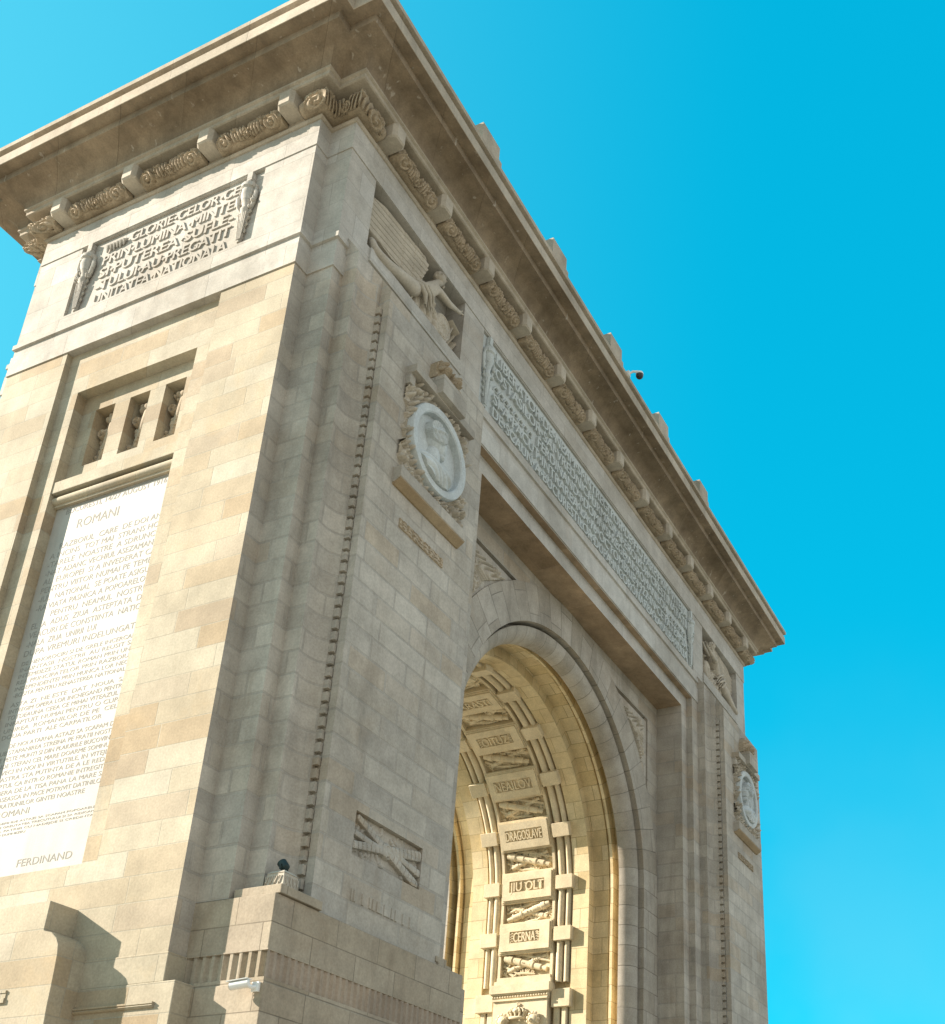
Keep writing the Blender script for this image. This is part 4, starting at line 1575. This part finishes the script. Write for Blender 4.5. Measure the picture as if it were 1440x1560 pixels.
def bust(U, V, c, mirror=1, variant=0):
    u, v = (U - c[0]) * mirror, V - c[1]
    H = np.zeros_like(U)

    def dome(cx, cz, rx, rz, h):
        d = ((u - cx) / rx) ** 2 + ((v - cz) / rz) ** 2
        return h * np.sqrt(np.clip(1 - d, 0, 1))
    H = np.maximum(H, dome(-.02, .24, .27, .34, .17))        # skull
    H = np.maximum(H, dome(.12, .16, .18, .28, .16))         # face
    H = np.maximum(H, dome(.24, .17, .09, .07, .12))         # nose
    H = np.maximum(H, dome(.20, .02, .10, .06, .13))         # lips
    H = np.maximum(H, dome(.17, -.10, .11, .09, .14))        # chin / beard
    H = np.maximum(H, dome(-.06, -.25, .19, .32, .14))       # neck
    H = np.maximum(H, dome(-.10, -.66, .66, .36, .20))       # shoulders
    H = np.maximum(H, dome(.20, -.62, .32, .26, .22))
    eye = np.exp(-(((u - .17) / .05) ** 2 + ((v - .25) / .025) ** 2))
    H = H - .05 * eye * (H > .05)
    ear = np.exp(-(((u + .06) / .05) ** 2 + ((v - .15) / .08) ** 2))
    H = H + .03 * ear * (H > .05)
    hair = (((u + .08) / .30) ** 2 + ((v - .34) / .27) ** 2 < 1) & (v > .10 + .8 * (u - .02))
    st_ = .03 * np.abs(np.sin(26 * (v + .5 * u) + 6 * np.sin(5 * u)))
    H = np.where(hair, np.maximum(H, .10) + st_ + .02, H)
    fold = .035 * np.abs(np.sin(15 * (u * .7 + v) + 2 * np.sin(7 * u)))
    H = np.where((v < -.42) & (H > .03), H + fold, H)
    if variant:                                               # veil and band
        veil = ((u + .22) / .34) ** 2 + ((v - .0) / .62) ** 2 < 1
        H = np.where(veil & (u < .02 + .15 * v), np.maximum(H, .09) + .03 * np.abs(np.sin(20 * u + 4 * v)), H)
    band = np.exp(-((v - (.36 + .25 * u)) / .035) ** 2) * (H > .08)
    H = H + .035 * band
    return H


for mx in (0, 1):
    cx, cz = 3.34, 17.30
    if mx:
        cx = L - 3.14
    fr = BF
    md = MB()
    R0, R1 = 0.83, 1.03
    prof = [(R1, -.01), (R1, .15), (R1 - .025, .19), (R0 + .03, .19), (R0, .165), (R0 - .01, .02)]
    n = 72
    rings = [[md.pt(fr(cx + r * math.cos(2 * PI * k / n), cz + r * math.sin(2 * PI * k / n), h)) for k in range(n)] for r, h in prof]
    for a, b in zip(rings[:-1], rings[1:]):
        for i in range(n):
            j = (i + 1) % n
            md.f.append([a[i], a[j], b[j], b[i]])
    med = md.build('medallion', M['medal'], ARCH, smooth=True)

    def fnb(U, V):
        r = np.hypot(U - cx, V - cz)
        H = bust(U, V, (cx - .02, cz + .06), 1 if not mx else -1, mx)
        return np.where(r < R0, np.maximum(.025, H * 1.25 + .025), -.03)
    relief('portrait', fr, cx - .86, cx + .86, cz - .86, cz + .86, 140, 140, fnb, M['medal'], med)
    x0, x1 = cx - 1.20, cx + 1.14
    rgs = np.random.default_rng(11 + mx)
    pts = []
    for k in range(430):
        a, b = rgs.uniform(x0, x1), rgs.uniform(16.06, 18.44)
        r = math.hypot(a - cx, b - cz)
        if r < 1.0:
            continue
        pts.append((a, b, rgs.uniform(.03, .075), rgs.uniform(.10, .24)))

    def fng(U, V):
        H = blobs(U, V, pts)
        lf = .05 * np.abs(np.sin(17 * U + 9 * np.sin(8 * V)))
        # wreath outline: irregular, leaves plain stone at left middle
        edge = np.abs(U - cx) / 1.15 + .12 * np.sin(9 * V)
        keep = (np.abs(V - cz) > .42 + .15 * np.sin(7 * U)) | (np.abs(U - cx) < 1.12 + .05 * np.sin(14 * V))
        H = np.maximum(H, lf) + .01
        return np.where(keep & (edge < 1.04) & (np.hypot(U - cx, V - cz) > .98), H, -.02)
    relief('garland', fr, x0, x1, 16.05, 18.46, 170, 170, fng, M['carvepale'], med)
    mb = MB()
    mb.fbox(fr, cx - 1.20, cx + 1.12, 18.46, 18.66, -.01, .26)
    mb.fbox(fr, cx - 1.20, cx - 1.02, 18.20, 18.46, -.01, .13)
    mb.fbox(fr, cx + .96, cx + 1.12, 18.20, 18.46, -.01, .13)
    mb.fbox(fr, cx - 0.42, cx + 0.50, 18.50, 18.98, -.01, .40)
    mb.build('lintel', M['shaft'], med, bevel=0.012)

    def fnc(U, V):
        rg2 = np.random.default_rng(50 + mx)
        u, v = U - (cx + .04), V - 19.24
        P_ = [(rg2.uniform(-.36, .36), rg2.uniform(-.24, .20), rg2.uniform(.04, .09), rg2.uniform(.16, .34)) for _ in range(60)]
        H = blobs(u, v, P_)
        for q in (-.2, .2):
            H = np.maximum(H, blobs(u, v, [(q, .06, .17, .36), (q * 1.3, .2, .10, .33)]))
        H = np.where(inside(u, v, [(-.46, -.24), (.46, -.24), (.44, .1), (.30, .32), (-.28, .36), (-.44, .15)]), np.maximum(H, .15) + .03 * np.abs(np.sin(30 * u + 8 * np.sin(12 * v))), -.02)
        return H
    relief('crest', fr, cx - .46, cx + .54, 18.96, 19.66, 100, 80, fnc, M['carve'], med)
    mb = MB()
    mb.prism(lambda p, z, w: fr(w, z, p), [(-.01, 15.71), (.05, 15.71), (.20, 15.805), (.20, 16.06), (-.01, 16.06)], cx - 1.24, cx + 1.18)
    mb.build('medallion_sill', M['shaft'], med, bevel=0.01)
    mb = MB()
    mb.prism(lambda p, z, w: fr(w, z, p), [(-.01, 15.66), (.04, 15.66), (.185, 15.77), (.185, 15.795), (-.01, 15.70)], cx - 1.22, cx + 1.16)
    mb.build('sill_underside', M['gilt'], med)

    # narrow ornamental strip
    def fns(U, V):
        u = U - cx
        H = .03 * np.abs(np.sin(16 * u)) * (np.abs(np.sin(40 * V + 9 * u)) > .4)
        H = np.maximum(H, .028 * (np.abs(np.sin(21 * u + 3 * np.sin(30 * V))) > .82))
        return H + .004
    mb = MB()
    relief('ornament_strip', fr, cx - .88, cx + .70, 14.88, 15.10, 150, 24, fns, M['carve'], ARCH, skirt=.02)

    # panel of crossed torches
    ex = 3.26 if not mx else L - 3.26

    def fne(U, V):
        u, v = (U - ex) * (-1 if mx else 1), V - 8.505
        H = np.full_like(U, 0.012)
        rg2 = np.random.default_rng(70)
        for j in range(46):
            a, b = rg2.uniform(-1, 1), rg2.uniform(-.36, .36)
            an = rg2.uniform(0, PI)
            H = np.maximum(H, capsule(u, v, (a, b), (a + .13 * math.cos(an), b + .13 * math.sin(an)), .018, .05, .055))
        for (a, b, r) in (((-.98, -.20), (.95, .22), .085), ((-.90, .30), (.90, -.32), .075), ((-1.0, .02), (-.05, -.06), .06), ((.1, .03), (1.0, -.10), .06)):
            c = capsule(u, v, a, b, r * .8, r * 1.15, 1.0)
            d = np.abs(np.sin(((u - a[0]) * (b[0] - a[0]) + (v - a[1]) * (b[1] - a[1])) * 13))
            H = np.where(c > 0.05, np.maximum(H, .075 + .012 * (d > .25) + .02 * c), H)
        H = np.maximum(H, spiral(u, v, 0.0, 0.0, .16, .11, 1.3))
        fr_ = np.minimum(np.minimum(u + 1.03, 1.03 - u), np.minimum(v + .395, .395 - v))
        return np.where(fr_ < .02, 0.0, H)
    relief('trophy_panel', frame((0, -0.642, 0), (1, 0, 0), (0, 0, 1), (0, -1, 0)), ex - 1.03, ex + 1.03, 8.11, 8.90, 240, 110, fne, M['shaft'], ARCH)

    def fnw(U, V):
        u = U - ex
        H = .02 * (np.abs(np.sin(13 * u + .8 * np.sin(31 * u))) > .6) * (np.abs(V - 7.44) < .105)
        return H + .003
    relief('worn_inscription', fr, ex - .94, ex + .84, 7.31, 7.57, 170, 22, fnw, M['shaft'], ARCH, skirt=.01)

# ------------------------------------------------------------------ things on the arch
# wall camera under the fluted band
cam = thing('security_camera', 'white bullet security camera on the sunlit plinth corner under the fluted stone band', 'security camera', (0.33, -0.84, 5.44))
mb = MB()
mb.box(0.285, 0.335, -0.90, -0.78, 5.37, 5.51)
mb.tube([(0.30, -0.84, 5.44), (0.24, -0.83, 5.42), (0.20, -0.79, 5.44)], [.035, .03, .03], 10)
mb.build('wall_mount', M['white'], cam, smooth=True)
mb = MB()
mb.tube([(0.215, -0.80, 5.475), (0.21, -0.79, 5.474), (0.13, -0.53, 5.43)], [.045, .06, .06], 14)
mb.build('camera_body', M['white'], cam, smooth=True)
mb = MB()
mb.tube([(0.131, -0.535, 5.431), (0.126, -0.52, 5.428)], [.046, .046], 14)
mb.build('lens', M['dark'], cam, smooth=True)
mb = MB()
mb.fbox(frame((0.21, -0.79, 5.535), (1, 0, 0), (-.08, .26, -.044), (0, 0, 1)), -.062, .062, 0, 1.12, 0, .012)
mb.build('sun_shield', M['white'], cam)

rc = thing('security_camera', 'small dome security camera with black ball hanging off the roof edge against the sky', 'security camera', (11.75, -1.45, 26.25))
mb = MB()
mb.box(11.62, 11.74, -1.50, -1.40, 26.22, 26.40)
mb.tube([(11.68, -1.46, 26.32), (11.72, -1.58, 26.40), (11.80, -1.70, 26.42), (11.86, -1.74, 26.38)], [.035, .035, .04, .05], 10)
mb.build('arm', M['white'], rc, smooth=True)
mb = MB()
mb.tube([(11.86, -1.74, 26.42), (11.86, -1.74, 26.40), (11.86, -1.74, 26.33)], [.05, .11, .12], 14)
mb.build('housing', M['white'], rc, smooth=True)
mb = MB()
mb.ball((11.86, -1.74, 26.30), .115, nu=16, nv=10)
mb.build('dome', M['dark'], rc, smooth=True)

sp = thing('spotlight', 'small dark bronze spotlight standing on the carved stone box of the near pedestal', 'lamp', (0.81, -0.60, 7.34))
mb = MB()
mb.tube([(0.81, -0.60, 7.34), (0.81, -0.60, 7.38)], [.05, .03], 12)
mb.tube([(0.72, -0.60, 7.38), (0.72, -0.60, 7.48)], .012, 6)
mb.tube([(0.90, -0.60, 7.38), (0.90, -0.60, 7.48)], .012, 6)
mb.tube([(0.72, -0.60, 7.385), (0.90, -0.60, 7.385)], .012, 6)
mb.build('bracket', M['verd'], sp, smooth=True)
mb = MB()
mb.tube([(0.81, -0.66, 7.40), (0.81, -0.64, 7.415), (0.81, -0.58, 7.475), (0.81, -0.545, 7.515)], [.04, .068, .075, .078], 14)
mb.build('lamp_head', M['verd'], sp, smooth=True)
